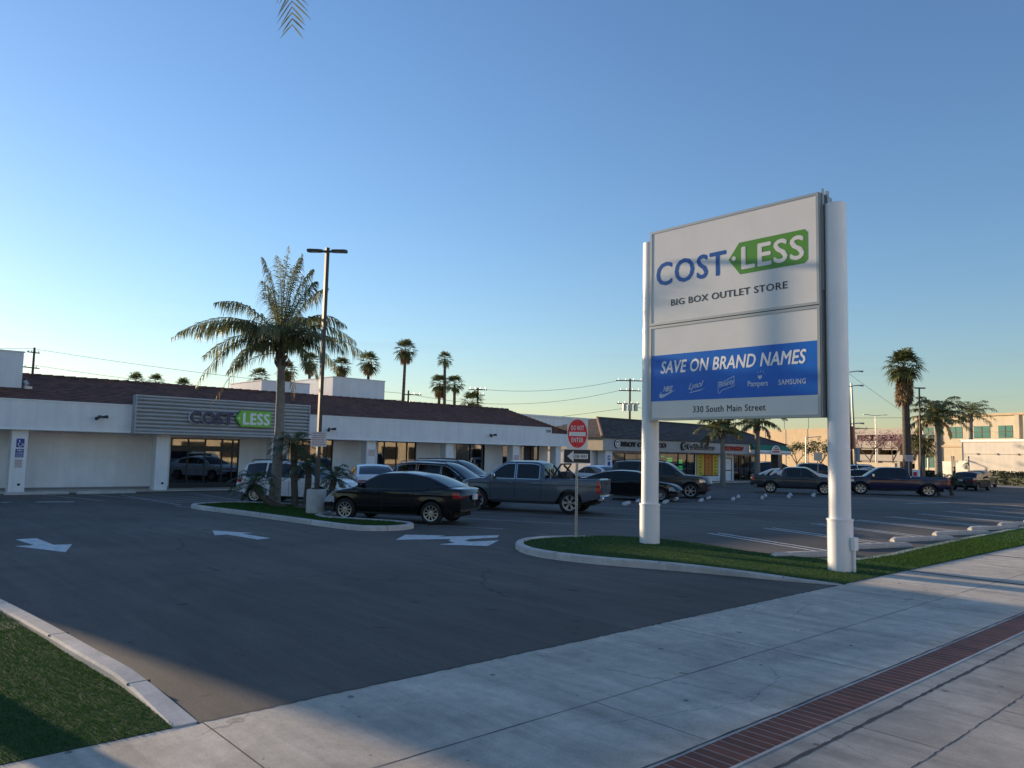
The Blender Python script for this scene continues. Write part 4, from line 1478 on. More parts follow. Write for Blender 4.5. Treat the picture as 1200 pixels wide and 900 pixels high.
# second one way plate behind, turned
u2 = Vector((0.20, -0.98, 0)).normalized()
n2 = Vector((-0.98, -0.20, 0)).normalized()
pl2 = sign_plate('one_way_plate', 0.62, 0.32, 1.885, M['signwhite'], off=-0.06, uu=u_, nn=-n_ * -1)
pl2.location = (-0.045 * u_.x - 0.02 * n_.x, -0.045 * u_.y - 0.02 * n_.y, 0.008)
b = MB()
for z in (2.02, 2.9, 2.28):
    b.tube([n_ * 0.04 + Vector((0, 0, z)), n_ * 0.046 + Vector((0, 0, z))], 0.012, 8)
b.build('bolt', M['steel'], ts)

# ================================================================ STREET LAMP
lp_ = thing('street_lamp', 'tall bronze parking lot lamp with two flat heads and a notice', 'street lamp', (11.74, 21.95, 0.13))
b = MB()
b.tube([(0, 0, -0.15), (0, 0, 0.66), (0, 0, 0.70)], [0.30, 0.30, 0.27], 28)
b.build('concrete_base', M['stop'], lp_, 40)
b = MB()
b.obox((-0.055, -0.055, 0.70), (1, 0, 0), (0, 1, 0), (0, 0, 1), 0.11, 0.11, 7.66)
b.box(-0.11, 0.11, -0.11, 0.11, 0.70, 0.73)
b.build('pole', M['bronze'], lp_)
b = MB()
hu = Vector((0.742, -0.67, 0))
hv = Vector((0.67, 0.742, 0))
b.obox(-hu * 0.16 - hv * 0.03 + Vector((0, 0, 8.21)), hu, hv, UZ, 0.32, 0.06, 0.06)
b.build('arm', M['bronze'], lp_)
for s_ in (-1, 1):
    b = MB()
    o = hu * (0.14 if s_ > 0 else -0.14)
    e = hu * s_
    pts = [(0, -0.07), (0.1, -0.11), (0.42, -0.13), (0.5, -0.08), (0.5, 0.08), (0.42, 0.13), (0.1, 0.11), (0, 0.07)]
    b.prism(pts, o + Vector((0, 0, 8.22)), e, hv * s_, UZ, 0.07)
    h_ = b.build('lamp_head', M['bronze'], lp_)
    b = MB()
    b.prism([(0.12, -0.09), (0.45, -0.09), (0.45, 0.09), (0.12, 0.09)], o + Vector((0, 0, 8.212)), e, hv * s_, UZ, 0.006)
    b.build('lens', M['cloudy'], h_)
b = MB()
nl = Vector((-0.5, -0.866, 0))
ul = Vector((0.866, -0.5, 0))
b.obox(nl * 0.062 - ul * 0.235 + Vector((0, 0, 2.02)), ul, UZ, nl, 0.47, 0.46, 0.02)
np_ = b.build('notice_plate', M['notice'], lp_)
b = MB()
rr = random.Random(3)
for i in range(6):
    x = 0.04
    zz = 2.42 - i * 0.068
    while x < 0.40:
        l = rr.uniform(0.03, 0.08)
        b.obox(nl * 0.0825 + ul * (-0.235 + x) + Vector((0, 0, zz)), ul, UZ, nl, min(l, 0.43 - x), 0.028, 0.002)
        x += l + 0.018
b.build('lettering', M['noticetxt'], np_)

# ================================================================ PALMS AND TREES
def bez(p0, p1, p2, n):
    out = []
    for i in range(n + 1):
        t = i / n
        out.append(p0 * (1 - t) ** 2 + p1 * (2 * t * (1 - t)) + p2 * t * t)
    return out

def frond(b, p0, p1, p2, rnd, n=46, L=0.5, droop=0.5, w=0.03, spread=0.45, start=0.16, rw=0.022, seg=3):
    p0, p1, p2 = Vector(p0), Vector(p1), Vector(p2)
    C_ = bez(p0, p1, p2, 24)
    for s_ in range(24):
        a, c = C_[s_], C_[s_ + 1]
        t = (c - a).normalized()
        sd = t.cross(Vector((0, 0, 1)))
        if sd.length < 1e-3: sd = Vector((1, 0, 0))
        sd.normalize()
        u = sd.cross(t)
        r0_, r1_ = rw * (1 - s_ / 25), rw * (1 - (s_ + 1) / 25)
        b.add([a - sd * r0_, a + sd * r0_, c + sd * r1_, c - sd * r1_, a - u * r0_ * 1.4, c - u * r1_ * 1.4],
              [(0, 1, 2, 3), (4, 0, 3, 5), (1, 4, 5, 2)])
    for i in range(n):
        t = start + (1 - start) * (i + 0.5) / n
        p = p0 * (1 - t) ** 2 + p1 * (2 * t * (1 - t)) + p2 * t * t
        tg_ = ((p1 - p0) * (1 - t) + (p2 - p1) * t).normalized()
        sd = tg_.cross(Vector((0, 0, 1)))
        if sd.length < 1e-3: sd = Vector((1, 0, 0))
        sd.normalize()
        u = sd.cross(tg_)
        prof = (0.45 + 0.55 * math.sin(math.pi * min(1, 0.18 + 0.8 * (1 - abs(2 * (t - start) / (1 - start) - 0.85))))) * (1 - 0.55 * max(0, (t - 0.72) / 0.28))
        for s_ in (-1, 1):
            l = L * prof * rnd.uniform(0.8, 1.15)
            fwd = rnd.uniform(0.35, 0.75) + 0.5 * t
            d = (sd * s_ + tg_ * fwd + u * rnd.uniform(-spread, spread + 0.25)).normalized()
            q = p
            dd = d
            ww = w * rnd.uniform(0.8, 1.2)
            wv = (tg_ - d * tg_.dot(d))
            if wv.length < 1e-3: wv = u
            wv.normalize()
            pts = [(q, ww * 0.55)]
            for k in range(seg):
                dd = (dd + Vector((0, 0, -1)) * droop * (k + 1) / seg).normalized()
                q = q + dd * (l / seg)
                pts.append((q, ww * (1.0, 0.75, 0.08)[min(k, 2)] if seg == 3 else ww * (0.9 if k < seg - 1 else 0.08)))
            vs = []
            for (q_, w_) in pts:
                vs += [q_ - wv * w_ / 2, q_ + wv * w_ / 2]
            b.add(vs, [(2 * k, 2 * k + 1, 2 * k + 3, 2 * k + 2) for k in range(len(pts) - 1)])

def palm_trunk(b, pts, rad, ring=0.12, n=14, flare=0.0):
    # rings of leaf scars along the stem
    P = [Vector(p) for p in pts]
    out, rr = [], []
    tot = sum((P[i + 1] - P[i]).length for i in range(len(P) - 1))
    acc = 0
    for i in range(len(P) - 1):
        a, c = P[i], P[i + 1]
        l = (c - a).length
        m = max(2, int(l / (ring / 2)))
        for k in range(m):
            t = k / m
            g = (acc + l * t) / tot
            r = rad[0] + (rad[1] - rad[0]) * g + flare * math.exp(-g * 14)
            wob = 1.0 + (0.05 if (len(out) % 2) else -0.03)
            out.append(a.lerp(c, t))
            rr.append(r * wob)
        acc += l
    out.append(P[-1])
    rr.append(rad[1])
    b.tube(out, rr, n)

def queen_palm(name, label, loc, H_, crown_L, nf, seed, group=None, special=None, trunk_r=(0.20, 0.13), n=40, w=0.035, dry=2, leafL=0.55, bend=0.15, dr=0.75):
    rnd = random.Random(seed)
    t = thing(name, label, 'palm tree', loc, 0, group)
    b = MB()
    top = Vector((rnd.uniform(-bend, bend), rnd.uniform(-bend, bend), H_))
    palm_trunk(b, [(0, 0, -0.2), (top.x * .3 + .05, top.y * .3, H_ * .25), (top.x * 0.3 + .07, top.y * 0.3, H_ * 0.5), (top.x * .7 + .04, top.y * .7, H_ * .75), top], trunk_r, 0.14, 16, trunk_r[0] * 0.35)
    tr = b.build('trunk', M['trunk'], t, 60)
    b = MB()
    # sheath stubs below the crown
    for i in range(16):
        a = i * 2.4
        z = H_ - 0.75 + 0.055 * i
        r = trunk_r[1] * 0.9
        d = Vector((math.cos(a), math.sin(a), 0))
        p = Vector((top.x * z / H_, top.y * z / H_, z)) + d * r
        b.tube([p - d * 0.05, p + d * 0.07 + Vector((0, 0, 0.16)), p + d * rnd.uniform(0.08, 0.16) + Vector((0, 0, 0.34))], [0.075, 0.06, 0.02], 6)
    b.build('leaf_sheath', M['trunk_dark'], tr, 60)
    b = MB()
    fr = []
    if special:
        fr = special
    for i in range(nf):
        a = i * 2.39996 + rnd.uniform(-0.25, 0.25)
        e = 1 - (i + 0.5) / nf          # 1 inner upright, 0 outer hanging
        L = crown_L * rnd.uniform(0.85, 1.1) * (0.8 + 0.2 * (1 - abs(2 * e - 1)))
        el = R(-10 + 92 * e ** 0.9)
        d = Vector((math.cos(a), math.sin(a), 0))
        p1 = d * (L * 0.55 * math.cos(el)) + Vector((0, 0, L * 0.62 * math.sin(el) + 0.12 * L))
        p2 = d * (L * (0.45 + 0.5 * math.cos(el))) + Vector((0, 0, L * (0.75 * math.sin(el) - 0.42 * (1 - e * 0.75))))
        fr.append((p1, p2, 1.0))
    for (p1, p2, s_) in fr:
        frond(b, top + Vector((0, 0, -0.05)), top + Vector(p1), top + Vector(p2), rnd, n, leafL * s_, dr, w, 0.55, 0.14, 0.03)
    b.build('crown', M['palm'], t)
    if dry:
        b = MB()
        for i in range(dry):
            a = rnd.uniform(0, 6.28)
            d = Vector((math.cos(a), math.sin(a), 0))
            frond(b, top + Vector((0, 0, -0.25)), top + d * crown_L * 0.5 + Vector((0, 0, -0.1)), top + d * crown_L * 0.55 + Vector((0, 0, -crown_L * 0.5)), rnd, int(n * 0.7), leafL * 0.8, 1.2, w, 0.5)
        b.build('dry_fronds', M['palm_dry'], t)
    return t

hl = -hu      # picture-left direction on the ground, as a real compass bearing
def hd(side, dz, depth=0.0):
    return hu * side + hv * depth + Vector((0, 0, dz))
SPEC = [
    (hd(-1.7, 2.0), hd(-3.95, 0.25), .85), (hd(-1.3, 1.5, -.6), hd(-3.2, 0.3, -1.2), 1.0), (hd(-1.2, 1.75, .8), hd(-2.9, .8, 1.3), 1.0),
    (hd(-1.5, 1.1, -.3), hd(-2.75, -1.45, -.5), 0.85), (hd(-1.1, 0.8, .4), hd(-2.1, -.9, .6), 0.9),
    (hd(0.9, 1.3, -.4), hd(2.4, -.2, -.7), 1.0), (hd(1.3, 1.2, .4), hd(3.1, -.25, .6), .9), (hd(.9, 1.9), hd(2.2, 0.9, .3), 0.9), (hd(.7, .7, -.6), hd(1.55, -1.1, -.8), 0.85),
    (hd(-.1, 2.4), hd(0.1, 3.7), 0.7), (hd(.1, 2.5, .2), hd(.5, 3.5, .3), 0.7), (hd(-.25, 2.3, -.2), hd(-.75, 3.2, -.3), 0.75), (hd(0.15, 2.2, -.4), hd(0.75, 3.1, -.7), 0.75), (hd(.4, 2.0, .5), hd(1.3, 2.4, .9), .85),
    (hd(-.5, 1.7, .5), hd(-1.1, 2.2, 1.0), .8), (hd(.1, 1.1, -1.2), hd(.2, .2, -2.6), .9), (hd(-.3, 1.2, 1.2), hd(-.5, .3, 2.6), .9), (hd(.6, 1.3, -1.0), hd(1.4, .7, -2.0), .9),
]
SPEC2 = [
    (hd(-.15, 2.3, .3), hd(-.45, 3.45, .4), .8), (hd(.3, 2.3, .1), hd(.95, 2.9, .1), .8), (hd(-.4, 2.0, .4), hd(-1.1, 2.6, .8), .85), (hd(.5, 1.9, -.3), hd(1.3, 2.3, -.6), .85),
    (hd(-1.4, 1.7, .3), hd(-3.3, .45, .5), 1.0), (hd(-1.2, 1.2, .2), hd(-2.9, -.35, .3), 1.0), (hd(1.0, 1.6, .2), hd(2.6, .3, .2), 1.0), (hd(.8, 1.0, .1), hd(2.0, -.7, .2), .9),
    (hd(-.7, 1.8, -.9), hd(-1.7, 1.2, -2.0), .9), (hd(.5, 1.8, 1.0), hd(1.1, 1.3, 2.1), .9), (hd(-.6, .6, -.6), hd(-1.3, -1.0, -1.3), .8), (hd(.3, .8, -1.2), hd(.6, -.6, -2.2), .8), (hd(-.2, 1.4, -.9), hd(-.4, 1.9, -1.9), .9), (hd(.1, 1.4, .9), hd(.1, 1.9, 1.9), .9),
]
p_ = queen_palm('queen_palm', 'tall feathery palm with ringed grey trunk on the planted island', (12.15, 25.75, 0.09), 5.55, 3.0, 0, 11, None, SPEC + SPEC2[:11], (0.195, 0.125), 84, 0.034, 0, 0.85, 0.0, 1.6)
b = MB()
rnd = random.Random(21)
frond(b, Vector((0, 0, 5.3)), Vector((0, 0, 5.3)) + hd(-1.2, .3, -.2), Vector((0, 0, 5.3)) + hd(-2.25, -1.9, -.4), rnd, 24, 0.5, 1.3, 0.03, 0.5)
frond(b, Vector((0, 0, 5.3)), Vector((0, 0, 5.3)) + hd(.5, .1, -.1), Vector((0, 0, 5.3)) + hd(.55, -1.6, -.2), rnd, 22, 0.4, 1.3, 0.03, 0.5)
b.build('dry_fronds', M['palm_dry'], p_)

def pygmy(label, loc, stem, seed, L=0.9, nf=20, group='small palms at the foot of the tall palm'):
    rnd = random.Random(seed)
    t = thing('pygmy_palm', label, 'small palm', loc, 0, group)
    b = MB()
    P = [Vector(p) for p in stem]
    pts = []
    for i in range(len(P) - 2):
        seg_ = bez(P[i], P[i + 1], P[i + 2], 12)
        pts += seg_
    palm_trunk(b, pts, (0.12, 0.105), 0.10, 10)
    b.build('trunk', M['trunk_dark'], t, 60)
    top = P[-1]
    b = MB()
    for i in range(nf):
        a = i * 2.39996
        e = 1 - (i + 0.5) / nf
        el = R(-25 + 100 * e)
        l = L * rnd.uniform(0.85, 1.12)
        d = Vector((math.cos(a), math.sin(a), 0))
        p1 = d * (l * .6 * math.cos(el)) + Vector((0, 0, l * .7 * math.sin(el) + .12))
        p2 = d * (l * (.4 + .55 * math.cos(el))) + Vector((0, 0, l * (.65 * math.sin(el) - .35 * (1 - e * .6))))
        frond(b, top, top + p1, top + p2, rnd, 34, 0.25 * L, 0.5, 0.018, 0.3, 0.1, 0.012)
    b.build('crown', M['palm_dark'], t)
    return t
pygmy('small palm with arching stem leaning left beside the tall palm trunk', (11.9, 24.9, 0.09), [Vector((0.25, -.1, -.05)), hd(-.55, .12, -.1), hd(-.78, .62, -.1), hd(-.72, .95, -.1)][0:1] + [hd(-.45, .05, -.1), hd(-.80, .72, -.1)], 31, 0.95)
pygmy('tallest upright small palm right of the tall palm trunk', (12.45, 24.7, 0.09), [Vector((0, 0, -.05)), hd(-.12, .9), hd(-.15, 2.05)], 32, 1.0)
pygmy('shorter upright small palm between its tall neighbour and the lamp', (12.65, 24.45, 0.09), [Vector((0, 0, -.05)), hd(.12, .5), hd(.08, 1.35)], 33, 0.9)
pygmy('small palm with low stem curving right against the lamp base', (12.2, 24.1, 0.09), [Vector((0, 0, -.02)), hd(1.1, .05, -.2), hd(1.25, 1.0, -.15)], 34, 0.85)

def fan_leaf(b, p, d, size, rnd, blades=13, droop=0.25):
    d = Vector(d).normalized()
    sd = d.cross(Vector((0, 0, 1)))
    if sd.length < 0.05: sd = Vector((1, 0, 0))
    sd.normalize()
    u = sd.cross(d).normalized()
    for k in range(blades):
        a = R(-115 + 230 * k / (blades - 1)) * 0.75
        dd = (d * math.cos(a) + sd * math.sin(a) + u * rnd.uniform(-.1, .15)).normalized()
        l = size * (0.72 + 0.28 * math.cos(a)) * rnd.uniform(.9, 1.08)
        wv = dd.cross(u).normalized() * (size * 0.075)
        m = p + dd * l * 0.6
        e = p + dd * l + Vector((0, 0, -droop * l))
        b.add([p - wv * 0.15, p + wv * 0.15, m + wv, e, m - wv], [(0, 1, 2, 4), (4, 2, 3)])

def fan_palm(label, loc, H_, cr, nl, seed, group, skirt=0.0, tr=(0.28, 0.16), blades=11, lean=0.3, visible_trunk=True):
    rnd = random.Random(seed)
    t = thing('fan_palm', label, 'palm tree', loc, 0, group)
    top = Vector((rnd.uniform(-lean, lean), rnd.uniform(-lean, lean), H_))
    b = MB()
    palm_trunk(b, [(0, 0, -0.1), (top.x * .2, top.y * .2, H_ * .5), top], tr, 0.5, 9)
    b.build('trunk', M['trunk_dark'], t, 60)
    b = MB()
    for i in range(nl):
        a = i * 2.39996 + rnd.uniform(-.3, .3)
        e = 1 - (i + .5) / nl
        el = R(-50 + 130 * e ** 0.85)
        d = Vector((math.cos(a) * math.cos(el), math.sin(a) * math.cos(el), math.sin(el)))
        pl = cr * rnd.uniform(.42, .6)
        q = top + d * pl
        sd = d.cross(Vector((0, 0, 1)))
        sd = sd.normalized() * 0.02 if sd.length > .01 else Vector((.02, 0, 0))
        b.add([top - sd, top + sd, q + sd * .6, q - sd * .6], [(0, 1, 2, 3)])
        fan_leaf(b, q, d + Vector((0, 0, -.25)), cr * rnd.uniform(.5, .62), rnd, blades)
    b.build('crown', M['fan'], t)
    if skirt:
        b = MB()
        for i in range(int(skirt * 40)):
            a = rnd.uniform(0, 6.28)
            z = H_ - rnd.uniform(0.1, skirt)
            p = Vector((top.x, top.y, z)) + Vector((math.cos(a), math.sin(a), 0)) * tr[1]
            fan_leaf(b, p, Vector((math.cos(a) * .5, math.sin(a) * .5, -1)), cr * .5, rnd, 9, .15)
        b.build('dry_skirt', M['palm_dry'], t)
    return t
FG = 'fan palms standing behind the store'
for i, (x, y, z, cr, lab) in enumerate((
    (30.6, 106.6, 10.2, 1.5, 'fan palm top behind the store roof, leftmost of the row'),
    (32.5, 104.9, 10.1, 1.4, 'fan palm top behind the store roof, second from the utility pole'),
    (35.0, 102.7, 9.6, 1.4, 'low fan palm top just left of the feathery palm frond tips'),
    (42.6, 95.7, 11.0, 1.6, 'fan palm half hidden behind the tall palm crown'),
    (45.0, 93.4, 12.1, 1.6, 'fan palm seen just right of the tall ringed palm trunk'),
    (47.2, 91.3, 13.2, 1.6, 'fan palm seen just left of the lamp pole'),
    (50.0, 88.8, 12.7, 1.6, 'fan palm rising over the right roof screen beside the lamp pole'),
    (52.8, 86.2, 13.3, 1.75, 'fan palm standing right of the roof screens'),
    (56.1, 83.1, 15.0, 1.75, 'tallest slender fan palm behind the store with long bare trunk'),
    (60.2, 79.5, 13.9, 1.25, 'thin fan palm rising above a pair of lower fan palms'),
    (60.0, 80.6, 10.7, 1.65, 'left of the two lower fan palms under the thin one'),
    (61.3, 78.8, 10.7, 1.55, 'right of the two lower fan palms under the thin one'),
    (62.8, 77.7, 8.4, 1.9, 'broad low fan palm in front of a small utility pole'),
    (66.0, 75.0, 7.0, 1.0, 'small fan palm top peeking over the roof end'))):
    fan_palm(lab, (x, y, 0), z, cr, 30, 40 + i, FG, 1.2 if cr > 1.55 else 0.0, (0.26, 0.17))
fan_palm('tall sunlit fan palm with shaggy dry skirt beside the lot', (73.2, 27.7, 0), 10.7, 1.9, 44, 71, None, 3.0, (0.42, 0.26), 13)
RG = 'feathery palms at the far edge of the lot'
queen_palm('queen_palm', 'large feathery palm behind the blue pickup bed', (75.8, 26.0, 0), 6.0, 3.6, 26, 61, RG, None, (0.33, 0.22), 40, 0.08, 2, 0.75)
queen_palm('queen_palm', 'smaller feathery palm above the low pale block wall', (89.5, 27.6, 0), 7.0, 3.1, 20, 62, RG, None, (0.25, 0.18), 26, 0.06, 0, 0.7)
queen_palm('queen_palm', 'short drooping palm left of the tall fan palm', (77.0, 27.8, 0), 3.4, 2.3, 22, 63, RG, None, (0.22, 0.16), 26, 0.06, 4, 0.7)
MG = 'feathery palms in front of the strip mall'
queen_palm('queen_palm', 'feathery palm in front of the strip mall between two shop signs', (48.4, 30.9, 0), 4.0, 2.3, 20, 64, MG, None, (0.2, 0.15), 40, 0.06, 2, 0.55)
queen_palm('queen_palm', 'feathery palm in front of the green awning', (50.1, 29.2, 0), 4.6, 2.3, 18, 65, MG, None, (0.22, 0.15), 40, 0.06, 2, 0.55)
pygmy('small twin palm in a bed behind the blue pickup tailgate', (53.3, 18.3, 0), [Vector((0, 0, 0)), Vector((.1, .1, .4)), Vector((.05, .1, .95))], 35, 0.9, 18, 'small palms behind the blue pickup')
pygmy('second small palm close to the old sedan rear', (54.4, 17.9, 0), [Vector((0, 0, 0)), Vector((-.1, .1, .4)), Vector((.15, -.1, .9))], 36, 0.85, 18, 'small palms behind the blue pickup')
# palm on the near lawn whose frond hangs into the top of the view
PL = Vector((0.35, 11.6, 0.03))
tipP = Vector((4.2, 9.05, 7.52)) - PL
pl_ = queen_palm('queen_palm', 'overhead palm with one frond tip hanging into the sky at top', PL, 10.6, 2.5, 16, 66, None, None, (0.19, 0.14), 60, 0.03, 0, 0.55, 0.0)
b = MB()
rnd = random.Random(8)
frond(b, Vector((0, 0, 10.5)), tipP - hv * 0.9 + Vector((0, 0, 4.9)), tipP, rnd, 120, 0.95, 0.05, 0.022, 0.06, 0.1, 0.014)
b.build('hanging_frond', M['palm'], pl_)

def leafy_tree(name, label, loc, H_, cr, seed, leafm, n=900, ls=0.12, group=None, cz=0.62, cat='tree', trunk_r=0.12, bare=0.0):
    rnd = random.Random(seed)
    t = thing(name, label, cat, loc, 0, group)
    b = MB()
    tips = []
    def limb(p, d, l, r, lev):
        q = p + d * l
        m = p.lerp(q, .5) + Vector((rnd.uniform(-.06, .06), rnd.uniform(-.06, .06), 0)) * l
        b.tube([p, m, q], [r, r * .8, r * .6], 7)
        tips.append((q, lev))
        if lev < 3:
            for k in range(3):
                a = rnd.uniform(0, 6.28)
                dd = (d + Vector((math.cos(a), math.sin(a), rnd.uniform(-.1, .5))) * rnd.uniform(.5, .95)).normalized()
                limb(q, dd, l * rnd.uniform(.55, .8), r * .58, lev + 1)
    limb(Vector((0, 0, -.1)), Vector((rnd.uniform(-.08, .08), rnd.uniform(-.08, .08), 1)).normalized(), H_ * .36, trunk_r, 0)
    b.build('trunk', M['bark'], t, 60)
    b = MB()
    T = [q for q, lv in tips if lv >= 2]
    for i in range(n):
        q = rnd.choice(T)
        o = Vector((rnd.gauss(0, .5), rnd.gauss(0, .5), rnd.gauss(0, .4))) * cr * .32
        p = q + o
        a = Vector((rnd.gauss(0, 1), rnd.gauss(0, 1), rnd.gauss(0, 1))).normalized()
        c = a.cross(Vector((rnd.gauss(0, 1), rnd.gauss(0, 1), rnd.gauss(0, 1)))).normalized()
        s_ = ls * rnd.uniform(.6, 1.4)
        b.add([p - a * s_, p + c * s_ * .5, p + a * s_, p - c * s_ * .5], [(0, 1, 2, 3)])
    b.build('crown', leafm, t)
    return t
TG = 'small trees before the garage'
for i, (x, y, h, cr, lab) in enumerate(((86, 47.5, 4.6, 1.7, 'thin leaved tree at the mall corner before the tan garage wall'), (88.4, 46.2, 4.5, 1.6, 'small olive green tree before the tan garage wall, middle of three'), (90.2, 44.0, 4.9, 1.8, 'olive green tree before the tan garage wall next to the white sign pole'))):
    leafy_tree('small_tree', lab, (x, y, 0), h, cr, 80 + i, M['leaf'], 700, 0.12, TG)
leafy_tree('leafy_tree', 'loose leafy tree behind the far left end of the store', (-4.6, 50.5, 0), 7.6, 2.4, 97, M['leaf'], 1500, 0.13)
BG = 'pink blossom trees before the parking decks'
for i, (x, y, lab) in enumerate(((96.6, 41.0, 'left pink blossom tree before the open parking decks'), (99.2, 39.3, 'pink blossom tree between two others before the parking decks'), (100.8, 37.6, 'right pink blossom tree before the parking decks'))):
    leafy_tree('blossom_tree', lab, (x, y, 0), 6.2, 2.6, 90 + i, M['blossom'], 1000, 0.11, BG)
# ================================================================ VEHICLES
def paintmat(name, col, metal=0.3, rough=0.28):
    return mat(name, col, rough, metal, coat=0.6, spec=0.35)
PAINT = dict(
    black=paintmat('black_car_paint', (0.003, 0.003, 0.0035), 0.0, 0.2),
    grey=paintmat('slate_car_paint', (0.095, 0.115, 0.140), 0.25, 0.3),
    white=paintmat('white_car_paint', (0.78, 0.78, 0.79), 0.0, 0.3),
    navy=paintmat('navy_car_paint', (0.012, 0.018, 0.035), 0.3, 0.25),
    taupe=paintmat('taupe_car_paint', (0.050, 0.046, 0.043), 0.2, 0.3),
    tgrey=paintmat('truck_grey_paint', (0.022, 0.032, 0.045), 0.0, 0.3),
    blue=paintmat('blue_truck_paint', (0.004, 0.010, 0.048), 0.0, 0.25),
    maroon=paintmat('dark_old_paint', (0.020, 0.022, 0.026), 0.3, 0.3),
    silver=paintmat('silver_car_paint', (0.42, 0.43, 0.44), 0.6, 0.3),
    gold=paintmat('gold_car_paint', (0.34, 0.27, 0.15), 0.5, 0.35),
)
SPECS = dict(
    sedan=dict(L=4.72, W=1.80, r=0.335, ax=(1.42, -1.36), sill=0.24,
               top=[(-2.36, .84), (-2.32, .98), (-2.2, 1.03), (-1.75, 1.05), (-1.0, .98), (0.9, .93), (1.15, .97), (1.55, .92), (1.95, .83), (2.22, .70), (2.36, .56)],
               gh=[(-1.98, 1.03), (-1.0, 1.37), (-.35, 1.435), (.2, 1.415), (1.22, .955)], tum=.36,
               doors=(-.78, .22, 1.12), win=[(-1.35, -.80), (-.74, .17), (.23, 1.0)], belt=.99, spokes=10, twin=True),
    oldsedan=dict(L=4.85, W=1.80, r=0.32, ax=(1.45, -1.30), sill=0.24,
               top=[(-2.42, .80), (-2.38, .94), (-2.2, 1.0), (-1.4, 1.0), (-1.0, .95), (0.8, .90), (1.0, .93), (1.7, .86), (2.2, .76), (2.42, .58)],
               gh=[(-1.55, .99), (-.95, 1.34), (-.4, 1.39), (.25, 1.37), (1.0, .925)], tum=.34,
               doors=(-.85, .12, 1.05), win=[(-.82, .07), (.13, .84)], belt=.95, spokes=7, twin=False),
    suv=dict(L=4.75, W=1.90, r=0.36, ax=(1.42, -1.40), sill=0.28,
             top=[(-2.37, .78), (-2.33, .98), (-2.2, 1.06), (-1.0, 1.03), (1.0, 1.0), (1.2, 1.06), (1.8, 1.00), (2.18, .90), (2.37, .68)],
             gh=[(-2.24, 1.05), (-1.85, 1.60), (-1.1, 1.685), (.1, 1.66), (1.28, 1.03)], tum=.30,
             doors=(-.9, .12, 1.05), win=[(-1.85, -1.02), (-.9, .06), (.14, 1.02)], belt=1.05, spokes=10, twin=False, rails=True),
    bigsuv=dict(L=5.25, W=2.04, r=0.41, ax=(1.60, -1.42), sill=0.36,
             top=[(-2.62, .90), (-2.58, 1.10), (-2.4, 1.20), (-1.0, 1.17), (1.0, 1.15), (1.2, 1.22), (2.0, 1.18), (2.45, 1.07), (2.62, .78)],
             gh=[(-2.5, 1.19), (-2.28, 1.82), (-1.2, 1.90), (.2, 1.87), (1.3, 1.18)], tum=.26,
             doors=(-.95, .15, 1.12), win=[(-2.1, -1.05), (-.95, .09), (.17, 1.02)], belt=1.20, spokes=6, twin=False, rails=True),
    pickup=dict(L=5.85, W=2.05, r=0.42, ax=(1.98, -1.74), sill=0.42,
             top=[(-2.925, 1.0), (-2.9, 1.28), (-2.8, 1.31), (-.86, 1.30), (-.8, 1.22), (1.4, 1.17), (1.6, 1.25), (2.3, 1.20), (2.75, 1.10), (2.925, .82)],
             gh=[(-.78, 1.22), (-.62, 1.80), (-.2, 1.90), (.7, 1.89), (1.72, 1.22)], tum=.27,
             doors=(-.62, .42, 1.42), win=[(-.52, .37), (.47, 1.38)], belt=1.23, spokes=6, twin=True, bed=(-2.82, -.88)),
    midpickup=dict(L=5.35, W=1.90, r=0.40, ax=(1.78, -1.50), sill=0.44,
             top=[(-2.675, 1.0), (-2.65, 1.18), (-2.55, 1.21), (-.86, 1.20), (-.8, 1.14), (1.2, 1.12), (1.4, 1.19), (2.1, 1.15), (2.5, 1.05), (2.675, .80)],
             gh=[(-.78, 1.14), (-.62, 1.66), (-.2, 1.75), (.55, 1.74), (1.5, 1.15)], tum=.27,
             doors=(-.55, .36, 1.22), win=[(-.46, .31), (.41, 1.18)], belt=1.15, spokes=6, twin=True, bed=(-2.56, -.88)),
)
def smoothstep(a, c, x):
    t = max(0, min(1, (x - a) / (c - a)))
    return t * t * (3 - 2 * t)

